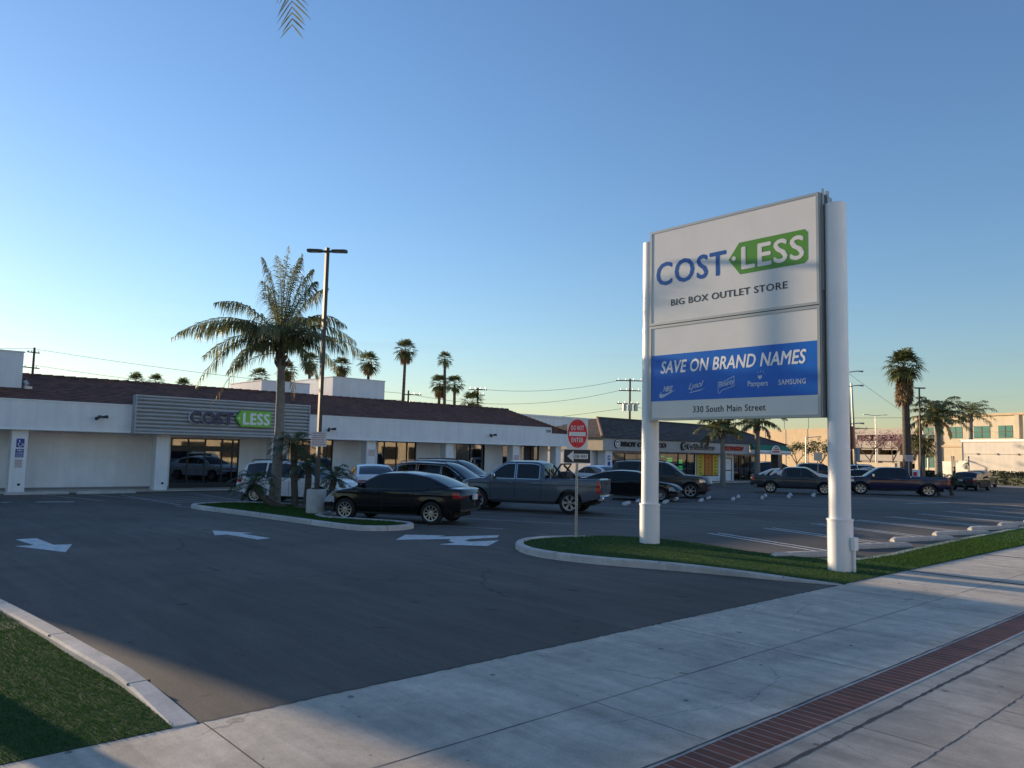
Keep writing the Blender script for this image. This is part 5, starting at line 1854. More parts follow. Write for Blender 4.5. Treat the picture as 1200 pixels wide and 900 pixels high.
def car(name, label, kind, pm, loc, heading, group=None, cat='car', rack=False, trim='plastic', plate_=True, rimm='rim', scale=1.0):
    sp = SPECS[kind]
    L, W, r = sp['L'], sp['W'], sp['r']
    H2, hw0 = L / 2, W / 2
    t = thing(name, label, cat, loc, math.atan2(heading[1], heading[0]), group)
    t.scale = scale if hasattr(scale, '__len__') else (scale,) * 3
    paint_ = PAINT[pm]
    top = pchip(sp['top'])
    ghf = pchip(sp['gh'])
    g0, g1 = sp['gh'][0][0], sp['gh'][-1][0]
    af, ar = sp['ax']
    ra = r * 1.14
    d0, d1, d2 = sp['doors']
    xs = set()
    n = 46
    for i in range(n + 1):
        xs.add(round(-H2 + L * i / n, 4))
    for a in (af, ar):
        for k in range(-9, 10):
            xs.add(round(a + ra * math.sin(R(k * 10)), 4))
    for e in (-1, 1):
        for k in (0.02, 0.05, 0.10, 0.16, 0.24):
            xs.add(round(e * (H2 - k), 4))
    for d in (d0, d1, d2):
        xs.add(d - .007); xs.add(d + .007)
    bed = sp.get('bed')
    if bed:
        for q in bed:
            xs.add(q); xs.add(q + 0.012)
    xs = sorted(xs)
    o = [xs[0]]
    keep = {d + s_ * .007 for d in (d0, d1, d2) for s_ in (-1, 1)}
    if bed: keep |= {q + s_ for q in bed for s_ in (0, .012)}
    for x in xs[1:]:
        if x - o[-1] > 0.011 or x in keep: o.append(x)
    xs = o
    def hw(x):
        f = 1 - 0.10 * smoothstep(H2 - 1.1, H2, x) - 0.07 * smoothstep(H2 - 1.0, H2, -x)
        return hw0 * f
    def zb(x):
        z = sp['sill'] + 0.10 * smoothstep(H2 - .55, H2, x) * 0 + 0.16 * smoothstep(H2 - .9, H2 - .1, -x) 
        z += 0.02 * smoothstep(H2 - .7, H2, x)
        for a in (af, ar):
            if abs(x - a) < ra:
                z = max(z, r + math.sqrt(max(0, ra * ra - (x - a) ** 2)))
        return z
    def flare(x):
        m = 0
        for a in (af, ar):
            m = max(m, math.exp(-((x - a) / (ra * 1.05)) ** 4))
        return m
    K = 12
    zmid = 0.72 * (sp['belt'] / 0.99)
    def bul(z, x):
        y = 1 - .075 * max(0, (zmid - z) / zmid) ** 1.8 - .06 * max(0, (z - zmid)) ** 1.2
        return y
    def bow(x, y, h):
        q = min(1, abs(y) / max(h, .01))
        return -0.20 * smoothstep(H2 - .75, H2, x) * q ** 2.6 + (0.11 if not sp.get('bed') else 0.025) * smoothstep(H2 - .55, H2, -x) * q ** 3
    rows = []
    for x in xs:
        h = hw(x)
        zt = top(x)
        z0 = min(zb(x), zt - .14)
        zs = zt - .055
        P = [(x, h - .20, z0), (x, h * bul(z0, x) - .01, z0)]
        for k in range(1, K + 1):
            z = z0 + (zs - z0) * k / K
            crease = .012 * math.exp(-((z - (sp['belt'] - .13)) / .035) ** 2)
            P.append((x, h * bul(z, x) + .022 * flare(x) * math.exp(-((z - r - ra * .6) / .25) ** 2) + crease, z))
        yl = P[-1][1]
        inbed = bed and bed[0] + .006 < x < bed[1] + .006
        cr = .02 if not inbed else 0
        P.append((x, yl - .018, zt - .018))
        P.append((x, yl - .06, zt))
        if inbed:
            P.append((x, yl - .10, zt)); P.append((x, yl - .105, zt - .5)); P.append((x, 0, zt - .5))
        else:
            P.append((x, yl * .72, zt + cr * .5)); P.append((x, yl * .4, zt + cr * .85)); P.append((x, 0, zt + cr))
        rows.append([(p[0] + bow(p[0], p[1], h), p[1], p[2]) for p in P])
    NP = len(rows[0])
    parts = {}
    def put(key, quad):
        parts.setdefault(key, MB()).add(quad, [tuple(range(len(quad)))])
    hz = top(H2 - .25)
    tz = sp['belt'] - .02
    truck = bed is not None
    for s_ in (1, -1):
        for i in range(len(xs) - 1):
            xm = (xs[i] + xs[i + 1]) / 2
            for k in range(NP - 1):
                q = [rows[i][k], rows[i + 1][k], rows[i + 1][k + 1], rows[i][k + 1]]
                q = [(p[0], p[1] * s_, p[2]) for p in q]
                if s_ > 0: q = q[::-1]
                zm = sum(p[2] for p in q) / 4
                side = 1 <= k <= K
                key = 'body'
                if side:
                    seam = any(abs(xm - d) < .0071 for d in (d0, d1, d2))
                    if seam and zm > sp['sill'] + .12: key = 'seam'
                    elif d0 < xm < d1 and zm > sp['sill'] + .10 and k <= K: key = 'reardoor%d' % s_
                    elif d1 < xm < d2 and zm > sp['sill'] + .10: key = 'frontdoor%d' % s_
                    elif zm < sp['sill'] + .07: key = 'skirt'
                    if xm > H2 - .52 and hz - .24 < zm < hz - .05: key = 'headlight%d' % s_
                    if truck:
                        if xm < -H2 + .16 and .82 < zm < 1.24: key = 'taillight%d' % s_
                    elif xm < -H2 + .34 and tz - .20 < zm < tz - .03: key = 'taillight%d' % s_
                    if (xm > H2 - .5 or xm < -H2 + .4) and zm < sp['sill'] + .16: key = 'bumper'
                put(key, q)
    # end caps
    for e, row in ((1, rows[-1]), (-1, rows[0])):
        m = 10
        for k in range(1, NP - 1):
            for j_ in range(m):
                a, c = -1 + 2 * j_ / m, -1 + 2 * (j_ + 1) / m
                def P(p, f):
                    hh = row[K][1]
                    return (p[0] + e * 0.20 * (1 - f * f) * (1 if e > 0 else (.55 if not truck else .1)) * (abs(p[1]) / hw0) * .5, p[1] * f, p[2])
                p, q2 = row[k], row[k + 1]
                q = [P(p, a), P(p, c), P(q2, c), P(q2, a)]
                if e < 0: q = q[::-1]
                zm = (p[2] + q2[2]) / 2
                f = abs(a + c) / 2
                key = 'body'
                if e > 0:
                    if zm < sp['sill'] + .2: key = 'bumper'
                    elif f < .62 and (hz - .42 if not truck else hz - .5) < zm < hz - .08: key = 'grille'
                    elif hz - .26 < zm < hz - .04 and f > .6: key = 'headlight%d' % (1 if a + c > 0 else -1)
                else:
                    if zm < sp['sill'] + .24: key = 'bumper'
                    elif truck and .82 < zm < 1.24 and f > .86: key = 'taillight%d' % (1 if a + c > 0 else -1)
                    elif not truck and tz - .2 < zm < tz - .03 and f > .5: key = 'taillight%d' % (1 if a + c > 0 else -1)
                put(key, q)
    NAMES = dict(body=('body', paint_), seam=('door_seam', M['dark']), skirt=('sill_trim', M['plastic'] if trim == 'plastic' else paint_), bumper=('bumper', M['plastic'] if trim != 'chrome' else M['chrome']), grille=('grille', M['plastic']))
    out = {}
    for key, b in parts.items():
        if key in NAMES: nm, mm = NAMES[key]
        elif key.startswith('head'): nm, mm = 'headlight', M['lens']
        elif key.startswith('tail'): nm, mm = 'taillight', M['tail']
        else: nm, mm = 'door', paint_
        # weld doubles for smooth shading
        vm, V, F = {}, [], []
        for f in b.f:
            g = []
            for i in f:
                p = b.v[i]
                k_ = (round(p[0], 4), round(p[1], 4), round(p[2], 4))
                if k_ not in vm:
                    vm[k_] = len(V)
                    V.append(p)
                if vm[k_] not in g: g.append(vm[k_])
            if len(g) > 2: F.append(g)
        b.v, b.f, b.m = V, F, [0] * len(F)
        out[key] = b.build(nm, mm, t, 32)
    # underbody
    b = MB()
    b.box(-H2 + .35, H2 - .35, -hw0 + .24, hw0 - .24, .22 if not truck else .34, sp['belt'] - .35)
    b.build('underbody', M['dark'], t)
    # greenhouse
    gx = sorted({round(g0 + (g1 - g0) * i / 36, 4) for i in range(37)} | {q[0] for q in sp['gh']})
    def ghw(x):
        return hw(x) * bul(sp['belt'], x) - .035
    def gy(x, z):
        return ghw(x) - sp['tum'] * max(0, z - sp['belt'])
    xf_roof, xr_roof = sp['gh'][-2][0], sp['gh'][1][0]
    def gbow(x, f):
        return .10 * smoothstep(xf_roof, g1, x) * (1 - f * f) - .06 * smoothstep(-xr_roof, -g0, -x) * (1 - f * f)
    def gtop(x, f):
        # point on the roof, windscreen or back window, f in -1..1 across
        z = max(ghf(x), sp['belt'] - .03)
        hgt = max(0, z - sp['belt'])
        ye = gy(x, z) - min(.05, hgt * .2)
        c = min(.045, hgt * .12)
        return (x + gbow(x, f), ye * f, z + c * (1 - f * f) - .0)
    rws = []
    for x in gx:
        z = max(ghf(x), sp['belt'] - .03)
        hgt = max(0.0, z - sp['belt'])
        e = min(.05, hgt * .25)
        row = [(x, gy(x, sp['belt'] - .05), sp['belt'] - .08)]
        for k in range(1, 5):
            zz = sp['belt'] + (z - e - sp['belt']) * k / 4
            row.append((x, gy(x, zz), zz))
        row.append((x, gy(x, z) - e * .35, z - e * .3))
        for f in (1, .8, .5, .25, 0):
            row.append(gtop(x, f))
        rws.append(row)
    b = MB()
    vm, V, F = {}, [], []
    def vid(p):
        k_ = (round(p[0], 4), round(p[1], 4), round(p[2], 4))
        if k_ not in vm:
            vm[k_] = len(V)
            V.append(p)
        return vm[k_]
    for s_ in (1, -1):
        for i in range(len(gx) - 1):
            for k in range(len(rws[0]) - 1):
                q = [rws[i][k], rws[i + 1][k], rws[i + 1][k + 1], rws[i][k + 1]]
                q = [vid((p[0], p[1] * s_, p[2])) for p in q]
                g = []
                for v_ in q:
                    if v_ not in g: g.append(v_)
                if len(g) > 2: F.append(g[::-1] if s_ > 0 else g)
    b.v, b.f, b.m = V, F, [0] * len(F)
    cabn = b.build('cab', paint_, t, 40)
    # side windows
    for s_ in (1, -1):
        for wi, (wa, wb) in enumerate(sp['win']):
            for pass_ in (0, 1):
                ex = .022 if pass_ == 0 else 0
                b = MB()
                nx = 12
                lo, hi = [], []
                for i in range(nx + 1):
                    x = (wa - ex) + (wb - wa + 2 * ex) * i / nx
                    z0 = sp['belt'] + .035 - ex
                    z1 = ghf(x) - .085 + ex
                    z1 = max(z1, z0 + .004)
                    off = .004 if pass_ == 0 else .008
                    lo.append((x, (gy(x, z0) + off) * s_, z0))
                    hi.append((x, (gy(x, z1) + off) * s_, z1))
                vs = lo + hi
                b.add(vs, [((i, i + 1, i + nx + 2, i + nx + 1) if s_ < 0 else (i, i + nx + 1, i + nx + 2, i + 1)) for i in range(nx)])
                if pass_ == 0:
                    tr_ = b.build('window_trim', M['chrome'] if trim == 'chrome' else M['plastic'], t)
                else:
                    b.build('window', M['carglass'], t)
    # windscreen and back window
    for nm, xa, xb in (('windscreen', xf_roof + .10 * (g1 - xf_roof), g1 - .06 * (g1 - xf_roof)), ('rear_window', g0 + .12 * (xr_roof - g0), xr_roof - .02 * (xr_roof - g0))):
        b = MB()
        nx, ny = 10, 10
        vs = []
        for i in range(nx + 1):
            x = xa + (xb - xa) * i / nx
            sl = (ghf(x + .01) - ghf(x - .01)) / .02
            nn = Vector((-sl, 0, 1)).normalized() * .008
            for j_ in range(ny + 1):
                f = (-1 + 2 * j_ / ny) * .93
                p = gtop(x, f)
                vs.append((p[0] + nn.x, p[1], p[2] + nn.z))
        b.add(vs, [(i * (ny + 1) + j_, (i + 1) * (ny + 1) + j_, (i + 1) * (ny + 1) + j_ + 1, i * (ny + 1) + j_ + 1) for i in range(nx) for j_ in range(ny)])
        b.build(nm, M['carglass'], t, 40)
    # wheels
    for a in (af, ar):
        for s_ in (1, -1):
            yo = hw0 - .015
            b = MB()
            b.lathe_y([(r * .60, -.20), (r * .60, -.03)], a, s_ * yo, r, 24, 0, s_)
            b.add([(a + math.cos(k * .2618) * r * .66, s_ * (yo - .06), r + math.sin(k * .2618) * r * .66) for k in range(24)], [tuple(range(24)) if s_ < 0 else tuple(range(24))[::-1]])
            wh = b.build('wheel', M['dark'], t, 40)
            b = MB()
            b.lathe_y([(r * .66, -.22), (r * .88, -.225), (r * .97, -.205), (r, -.17), (r, -.06), (r * .97, -.025), (r * .88, -.005), (r * .72, -.002), (r * .665, -.02), (r * .65, -.06)], a, s_ * yo, r, 40, 0, s_)
            b.build('tyre', M['tyre'], wh, 50)
            b = MB()
            b.lathe_y([(r * .67, -.03), (r * .67, -.008), (r * .60, -.012), (r * .585, -.05)], a, s_ * yo, r, 32, 0, s_)
            b.lathe_y([(.075, -.05), (.07, -.015), (.0, -.012)], a, s_ * yo, r, 14, 0, s_)
            ns = sp['spokes']
            for k in range(ns):
                an = 2 * math.pi * k / ns
                rad = Vector((math.cos(an), 0, math.sin(an)))
                tan = Vector((-math.sin(an), 0, math.cos(an)))
                for tw in ((-.25, .25) if sp['twin'] and ns < 9 else (0,)):
                    w0, w1 = r * .05, r * .05 if ns > 8 else r * .085
                    ra0 = Vector((a, s_ * (yo - .022), r)) + rad * .05
                    rb0 = Vector((a, s_ * (yo - .014), r)) + (rad * math.cos(tw * .6) + tan * math.sin(tw * .6)) * r * .64
                    yv = Vector((0, s_ * -.03, 0))
                    vs = [ra0 - tan * w0, ra0 + tan * w0, rb0 + tan * w1 * .8, rb0 - tan * w1 * .8]
                    vs += [p + yv for p in vs]
                    b.add(vs, [(0, 1, 2, 3), (0, 4, 5, 1), (1, 5, 6, 2), (3, 2, 6, 7), (0, 3, 7, 4)])
            b.build('rim', M[rimm], wh, 40)
    # mirrors, handles, plates
    for s_ in (1, -1):
        b = MB()
        xm = sp['win'][-1][1] - .12
        ym = gy(xm, sp['belt'] + .08)
        b.box(xm - .05, xm + .08, s_ * (ym - .02), s_ * (ym + .19), sp['belt'] + .01, sp['belt'] + (.15 if not truck else .22), 0, .025)
        b.build('mirror', M['chrome'] if kind in ('pickup',) else paint_, t, 40)
        for dx, key in ((d0 + .22, 'reardoor%d' % s_), (d1 + .20, 'frontdoor%d' % s_)):
            b = MB()
            zz = sp['belt'] - .14
            yy = hw(dx) * bul(zz, dx) + .012
            b.box(dx - .10, dx + .10, s_ * (yy - .01), s_ * (yy + .028), zz - .016, zz + .016, 0, .006)
            b.build('handle', M['chrome'] if trim == 'chrome' else paint_, out.get(key, t), 40)
    if plate_:
        b = MB()
        z = .80 if not truck else .62
        bx = min(p[0] for p in out['body'].data.vertices[:] and [v.co for v in out['body'].data.vertices])
        b.box(bx - .035, bx + .02, -.15, .15, z - .075, z + .075)
        b.build('license_plate', M['plate'], t)
    if truck:
        b = MB()
        zt_ = top(-H2 + .1)
        b.box(-H2 - .03, -H2 + .03, -hw0 * .80, hw0 * .80, zt_ - .52, zt_ - .02, 0, .015)
        tg_ = b.build('tailgate', paint_, t, 40)
        b = MB()
        b.box(-H2 - .045, -H2 - .031, -.14, .14, zt_ - .20, zt_ - .12)
        b.build('handle', M['plastic'], tg_)
        b = MB()
        b.box(-H2 - .10, -H2 + .12, -hw0 + .10, hw0 - .10, .50, .70, 0, .03)
        b.build('rear_bumper', M['chrome'] if trim == 'chrome' else M['plastic'], t, 40)
        b = MB()
        for s_ in (1, -1):
            b.box(ar + ra + .1, af - ra - .1, s_ * (hw0 - .10), s_ * (hw0 - .02), .34, .40, 0, .01)
        b.build('running_board', M['plastic'], t, 40)
    if sp.get('rails'):
        for s_ in (1, -1):
            b = MB()
            y = (gy(-.5, ghf(-.5)) - .10) * s_
            zt = ghf(-.5) + .05
            b.tube([(-1.8, y, ghf(-1.8) + .02), (-1.7, y, zt + .01), (-.6, y, zt + .03), (.2, y, ghf(.2) + .06), (.3, y, ghf(.3) + .02)], .018, 8)
            b.build('roof_rail', M['plastic'] if trim != 'chrome' else M['alu'], t, 40)
    if rack == 'bed':
        b = MB()
        for s_ in (1, -1):
            y = s_ * (hw0 - .16)
            b.tube([(-1.0, y, 1.3), (-1.35, y * .92, 1.85)], .035, 8)
            b.tube([(-1.55, y, 1.3), (-1.05, y * .92, 1.78)], .04, 8)
            b.box(-1.7, -1.0, y - .04 * s_, y + .02 * s_, 1.31, 1.36)
        b.tube([(-1.35, -hw0 + .22, 1.84), (-1.35, hw0 - .22, 1.84)], .03, 8)
        b.box(-1.5, -1.12, -.5, .5, 1.0, 1.55, 0, .03)
        b.build('bed_rack', M['plastic'], t, 40)
    if rack == 'sport':
        b = MB()
        for s_ in (1, -1):
            y = s_ * (hw0 - .17)
            for x in (-.95, -1.3):
                b.tube([(x - .55, y, 1.2), (x - .2, y * .94, 1.52), (x, y * .9, 1.62)], .045, 8)
            b.tube([(-2.2, y, 1.22), (-1.5, y * .92, 1.55), (-.9, y * .9, 1.64)], .05, 8)
        b.tube([(-1.0, -hw0 + .25, 1.63), (-1.0, hw0 - .25, 1.63)], .045, 8)
        b.build('roll_bar', M['polewhite'], t, 40)
    return t

HN = (-0.5, 0.866)      # near bay, noses away from the street
HF = (0.38, -0.925)      # far bay, noses towards the street
def from_left(lx, ly, hd_, half):
    # centre of a car from a ground point midway between its left wheels
    d = Vector((hd_[0], hd_[1])).normalized()
    rgt = Vector((d.y, -d.x))
    return (lx + rgt.x * half, ly + rgt.y * half, 0)
car('parked_sedan', 'shiny black sedan parked beside the palm island', 'sedan', 'black', (13.22, 19.47, 0), HN, None, 'sedan', False, 'plastic', True, 'rim', (.99, .99, 1))
car('pickup_truck', 'slate grey crew cab pickup parked beside the black sedan', 'pickup', 'grey', (19.77, 20.62, 0), HN, None, 'pickup truck', 'bed', 'chrome', True, 'rim', (.93, .95, .94))
car('parked_suv', 'white suv parked behind the small palms', 'suv', 'white', (13.9, 27.3, 0), (.5, -.866), None, 'suv', False, 'plastic', True, 'rim', (.98, .98, .93))
car('parked_sedan', 'white sedan seen from behind between the white and the navy suv', 'sedan', 'white', (18.2, 29.2, 0), (.42, .9))
car('parked_suv', 'dark navy suv parked behind the black sedan', 'suv', 'navy', (19.5, 25.5, 0), (.5, -.866), None, 'suv', False, 'chrome', True, 'rim', (1, 1, .96))
car('parked_suv', 'dark suv with roof rails half hidden behind the navy suv', 'suv', 'navy', (22.2, 28.2, 0), (.5, -.866), None, 'suv', False, 'plastic')
car('parked_sedan', 'black sedan passing behind the left pole of the store sign', 'sedan', 'black', (29.1, 23.6, 0), (.5, -.866), None, 'sedan', False, 'plastic', True, 'rim', (1.05, 1, .95))
car('parked_suv', 'large taupe suv right of the left pole of the store sign', 'bigsuv', 'taupe', (32.9, 24.7, 0), (.5, -.866), None, 'suv', False, 'plastic', True, 'rim', (1, 1, .95))
car('parked_sedan', 'silver white car behind the slate grey pickup bed', 'sedan', 'white', (35.0, 30.9, 0), (.2, .98))
car('pickup_truck', 'dark grey midsize pickup with white roll bar in its bed', 'midpickup', 'tgrey', (44.95, 23.65, 0), (.5, -.866), None, 'pickup truck', 'sport', 'plastic', True, 'rim', (.94, .95, .9))
car('pickup_truck', 'dark blue crew cab pickup right of the sign pole', 'pickup', 'blue', (50.5, 19.95, 0), HN, None, 'pickup truck', False, 'plastic', True, 'rim', (1.02, 1, .89))
car('parked_sedan', 'old dark sedan seen from behind near the hedge', 'oldsedan', 'maroon', (67.0, 20.7, 0), (1, .02), None, 'car', False, 'plastic', True)
car('parked_sedan', 'gold car just beyond the old dark sedan', 'sedan', 'gold', (76.5, 22.9, 0), (1, .02))
car('parked_sedan', 'white sedan behind the dark grey midsize pickup hood', 'sedan', 'white', (60.2, 31.0, 0), (.55, -.835))
car('parked_suv', 'dark suv far behind the dark grey pickup cab', 'suv', 'navy', (74.5, 41.0, 0), (.6, -.8), None, 'suv', False, 'plastic')
car('parked_suv', 'dark suv far off beside the round white sign pole', 'suv', 'taupe', (72.6, 35.6, 0), (.6, -.8), None, 'suv', False, 'plastic')
car('parked_sedan', 'black car over the blue pickup hood', 'sedan', 'black', (56.8, 24.5, 0), (.5, -.866))
car('parked_suv', 'white suv far behind the blue pickup hood', 'suv', 'white', (73.2, 31.3, 0), (.55, -.835), None, 'suv', False, 'plastic')
car('parked_sedan', 'silver car beside the far white suv', 'sedan', 'silver', (70.2, 29.6, 0), (.55, -.835))

# wheel stops
def stop_mesh(Ls):
    b = MB()
    pr = [(-.085, 0), (-.085, .05), (-.05, .115), (.05, .115), (.085, .05), (.085, 0)]
    xs = [(-Ls / 2, 1), (Ls / 2, 1)]
    rows = []
    for x, f in ((-Ls / 2, .0), (-Ls / 2 + .10, 1), (Ls / 2 - .10, 1), (Ls / 2, 0)):
        rows.append([(x, p[0] * (.9 if f == 0 else 1), p[1] * (.62 if f == 0 else 1)) for p in pr])
    vs = [p for r_ in rows for p in r_]
    fs = []
    for i in range(3):
        for k in range(5):
            fs.append((i * 6 + k, i * 6 + k + 1, i * 6 + k + 7, i * 6 + k + 6))
    fs += [tuple(range(6))[::-1], tuple(range(18, 24))]
    b.add(vs, fs)
    me = b.build('wheel_stop', M['stop'], None, 25)
    return me
def add_stop(src, x, y, ang, label, group):
    o = src.copy()
    C.objects.link(o)
    o.location = (x, y, 0.001)
    o.rotation_euler = (0, 0, ang)
    return tag(o, label, 'wheel stop', group)
s0 = stop_mesh(2.25)
words = ('nearest', 'second', 'third', 'fourth', 'fifth', 'sixth', 'seventh')
for i in range(7):
    x, y, a = 16.3 + 2.95 * i, 8.05 + (0.0 if i else .1), R(-19.5)
    lab = ('concrete wheel stop beside the grass strip, hidden partly by the right sign pole' if i == 0 else 'concrete wheel stop beside the grass strip, %s from the right sign pole' % words[i])
    if i == 0:
        o = s0
        o.location = (x, y, .001)
        o.rotation_euler = (0, 0, a)
        tag(o, lab, 'wheel stop', 'wheel stops along the grass strip')
    else:
        add_stop(s0, x, y, a, lab, 'wheel stops along the grass strip')
s1 = stop_mesh(1.5)
M['stopw'] = make_concrete('pale_wheel_stop', (0.6, 0.59, 0.57), .3)
s1.data.materials[0] = M['stopw']
first = True
for i, k in enumerate((-2, -1, 0, 1, 2, 3, 4)):
    for row, (x0, y0) in enumerate(((31.6, 21.35), (33.95, 22.5))):
        x = x0 + 2.78 * k
        ref = ('between slate pickup and left sign pole', 'under the black sedan behind the pole', 'before the taupe suv', 'just right of the taupe suv', 'in the open bay right of the suv', 'before the dark grey pickup rear wheel', 'before the dark grey pickup door')[i]
        lab = '%s pale wheel stop seen end on, %s' % ('front' if row == 0 else 'rear', ref)
        if first:
            s1.location = (x, y0, .001)
            s1.rotation_euler = (0, 0, R(30))
            tag(s1, lab, 'wheel stop', 'pale wheel stops between the two bays')
            first = False
        else:
            add_stop(s1, x, y0, R(30), lab, 'pale wheel stops between the two bays')
add_stop(s0, 6.85, 35.85, 0, 'wheel stop at the foot of the blue access sign column', 'wheel stops before the blank store wall')
add_stop(s0, 9.35, 35.65, 0, 'wheel stop before the blank white store wall', 'wheel stops before the blank store wall')

# ================================================================ FAR BUILDINGS
def rot_thing(name, label, cat, loc, u):
    return thing(name, label, cat, loc, math.atan2(u[1], u[0]))
# local x runs along the facade, local -y is the side facing the lot
gu = (0.34 * -1, 0.94 * -1)
def facade(name, label, loc, Ln, Hh, depth, wall, floors, cat='building'):
    t = rot_thing(name, label, cat, (loc[0], loc[1], 0), gu)
    return t
gar = rot_thing('parking_garage', 'tan parking garage with open decks and a tall blank wall', 'building', (143, 94, 0), gu)
b = MB()
b.box(0, 38.6, 0, 30, -0.2, 7.6)
b.build('blank_wall', M['tan'], gar)
b = MB()
for i in range(1, 7):
    b.box(i * 5.6, i * 5.6 + 0.14, -0.06, -0.002, 0, 7.6)
b.build('wall_joint', M['parking_grey'], gar)
b = MB()
for i in range(7):
    b.tube([(i * 5.6 + 2.8, -0.02, 5.0), (i * 5.6 + 2.8, -0.08, 5.0)], 0.22, 12)
b.build('wall_medallion', M['cream'], gar)
b = MB()
for (z0, z1) in ((-.2, 1.0), (2.1, 3.1), (4.2, 5.3), (6.3, 7.3)):
    b.box(38.61, 55, 0.0, 0.4, z0, z1)
for z in (2.1, 4.2):
    b.box(38.61, 55, 0.41, 30, z - .3, z)
b.build('deck_parapet', M['parking_grey'], gar)
b = MB()
for x in (38.8, 43, 47.2, 51.2, 54.6):
    b.box(x, x + .5, 0.06, 0.5, 0.5, 7.2)
b.build('deck_column', M['parking_grey'], gar)
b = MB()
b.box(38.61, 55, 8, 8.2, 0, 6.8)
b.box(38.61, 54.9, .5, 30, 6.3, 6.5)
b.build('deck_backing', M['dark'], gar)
b = MB()
for i in range(6):
    b.tube([(3 + i * 6.2, 0.5, 7.5), (3 + i * 6.2, 0.5, 11.5)], .06, 6)
b.build('roof_post', M['alu'], gar)
off = rot_thing('office_building', 'long cream office building with square green windows', 'building', (107.4, 39.5, 0), gu)
b = MB()
b.box(0, 52, 0, 22, -.2, 7.75)
b.build('wall', M['cream'], off)
b = MB()
b.box(-.2, 52.2, -.25, 22, 7.751, 8.0)
b.box(0, 52, -.12, -.002, 4.0, 4.25)
b.build('cornice', M['tan'], off)
for x in (-.1, 3.2, 13.4, 22.0):
    b = MB()
    b.box(x, x + .5, -.2, -.002, 0, 7.74)
    b.build('pilaster', M['cream'], off)
for i, (x, ww) in enumerate(((1.2, 1.4), (4.9, 1.75), (8.2, 2.05), (11.3, 1.7), (15.5, 1.8), (18.5, 1.8), (23.5, 1.8))):
    for z in (5.1,) if i else (5.1, 1.4):
        b = MB()
        b.box(x, x + ww, -.04, -.003, z, z + 1.45)
        w = b.build('window', M['greenglass'], off)
        b = MB()
        b.box(x + ww / 2 - .05, x + ww / 2 + .05, -.07, -.041, z, z + 1.45)
        b.box(x, x + ww / 2 - .05, -.065, -.041, z + .7, z + .77)
        b.box(x + ww / 2 + .05, x + ww, -.065, -.041, z + .7, z + .77)
        b.build('window_frame', M['black'], w)
low = rot_thing('block_building', 'low pale block building with flat roof behind a hedge', 'building', (88.6, 28.1, 0), gu)
b = MB()
b.box(0, 40, 0, 14, -.2, 4.25)
b.build('wall', M['palewall'], low)
b = MB()
b.box(-.12, 40.1, -.12, 14, 4.251, 4.5)
b.build('parapet', M['trimwhite'], low)
b = MB()
b.box(0, 40, -.05, -.002, 3.0, 3.06)
for i in range(12):
    b.box(1.6 + i * 2.1, 1.8 + i * 2.1, -.12, -.051, 2.95, 3.12)
b.build('wall_band', M['parking_grey'], low)
b = MB()
b.box(10.8, 11.5, -.06, -.003, 1.75, 2.0)
b.build('red_plaque', M['signred'], low)
for o_, (nm, lab, loc, Ln, Hh, dp) in enumerate((('hedge', 'long dark clipped hedge before the pale block building', (86.6, 26.6, 0), 30, 1.35, 1.0), ('hedge', 'short dark hedge piece beside the white gate', (83.0, 30.5, 0), 4.5, 1.2, .8))):
    t = rot_thing(nm, lab, 'hedge', loc, gu)
    b = MB()
    rnd = random.Random(o_)
    b.box(0.1, Ln, .1, dp - .1, 0, Hh - .1)
    for i in range(2600):
        f = rnd.random()
        if f < .55: p = Vector((rnd.uniform(0, Ln), rnd.uniform(-.02, .08), rnd.uniform(.05, Hh)))
        else: p = Vector((rnd.uniform(0, Ln), rnd.uniform(0, dp), Hh - rnd.uniform(-.04, .12)))
        a = Vector((rnd.gauss(0, 1), rnd.gauss(0, 1), rnd.gauss(0, 1))).normalized() * .10
        c = a.cross(Vector((rnd.gauss(0, 1), rnd.gauss(0, 1), rnd.gauss(0, 1)))).normalized() * .06
        b.add([p - a, p + c, p + a, p - c], [(0, 1, 2, 3)])
    b.build('foliage', M['hedge'], t)
sheet('far_walk', [(78, 6.05), (160, 6.05), (160, 22), (86, 26.2), (78, 26)], 0.02, M['concrete'])
# white parapet building seen between the store and the mall
bp = thing('white_building', 'plain white parapet building between the store roof and the mall roof', 'building', (53, 58, 0))
b = MB()
b.box(0, 14, 0, 10, -.1, 5.9)
b.build('wall', M['white'], bp)
b = MB()
b.box(-.15, 14.15, -.15, 10, 5.901, 6.1)
b.box(-2.5, -.15, 2.0, 8, -.1, 5.5)
b.build('parapet', M['white'], bp)
# buildings across the street, seen only in the shop windows
for i, (x0, x1, h, m, lab) in enumerate(((-12, 30, 6.5, 'tan', 'tan two storey shop row across the street'), (34, 78, 5.2, 'cream', 'cream shop row across the street'), (82, 135, 7.5, 'palewall', 'pale office row across the street'))):
    t = thing('shop_row', lab, 'building', (x0, -34, 0))
    b = MB()
    b.box(0, x1 - x0, 0, 10, -.1, h)
    b.build('wall', M[m], t)
    b = MB()
    b.box(-.2, x1 - x0 + .2, 10.002, 10.25, h - .5, h + .2)
    b.build('cornice', M['trimwhite'], t)
    for k in range(int((x1 - x0) / 5)):
        b = MB()
        b.box(k * 5 + 1, k * 5 + 4, 10.003, 10.05, .6, 2.6)
        b.build('window', M['black'], t)

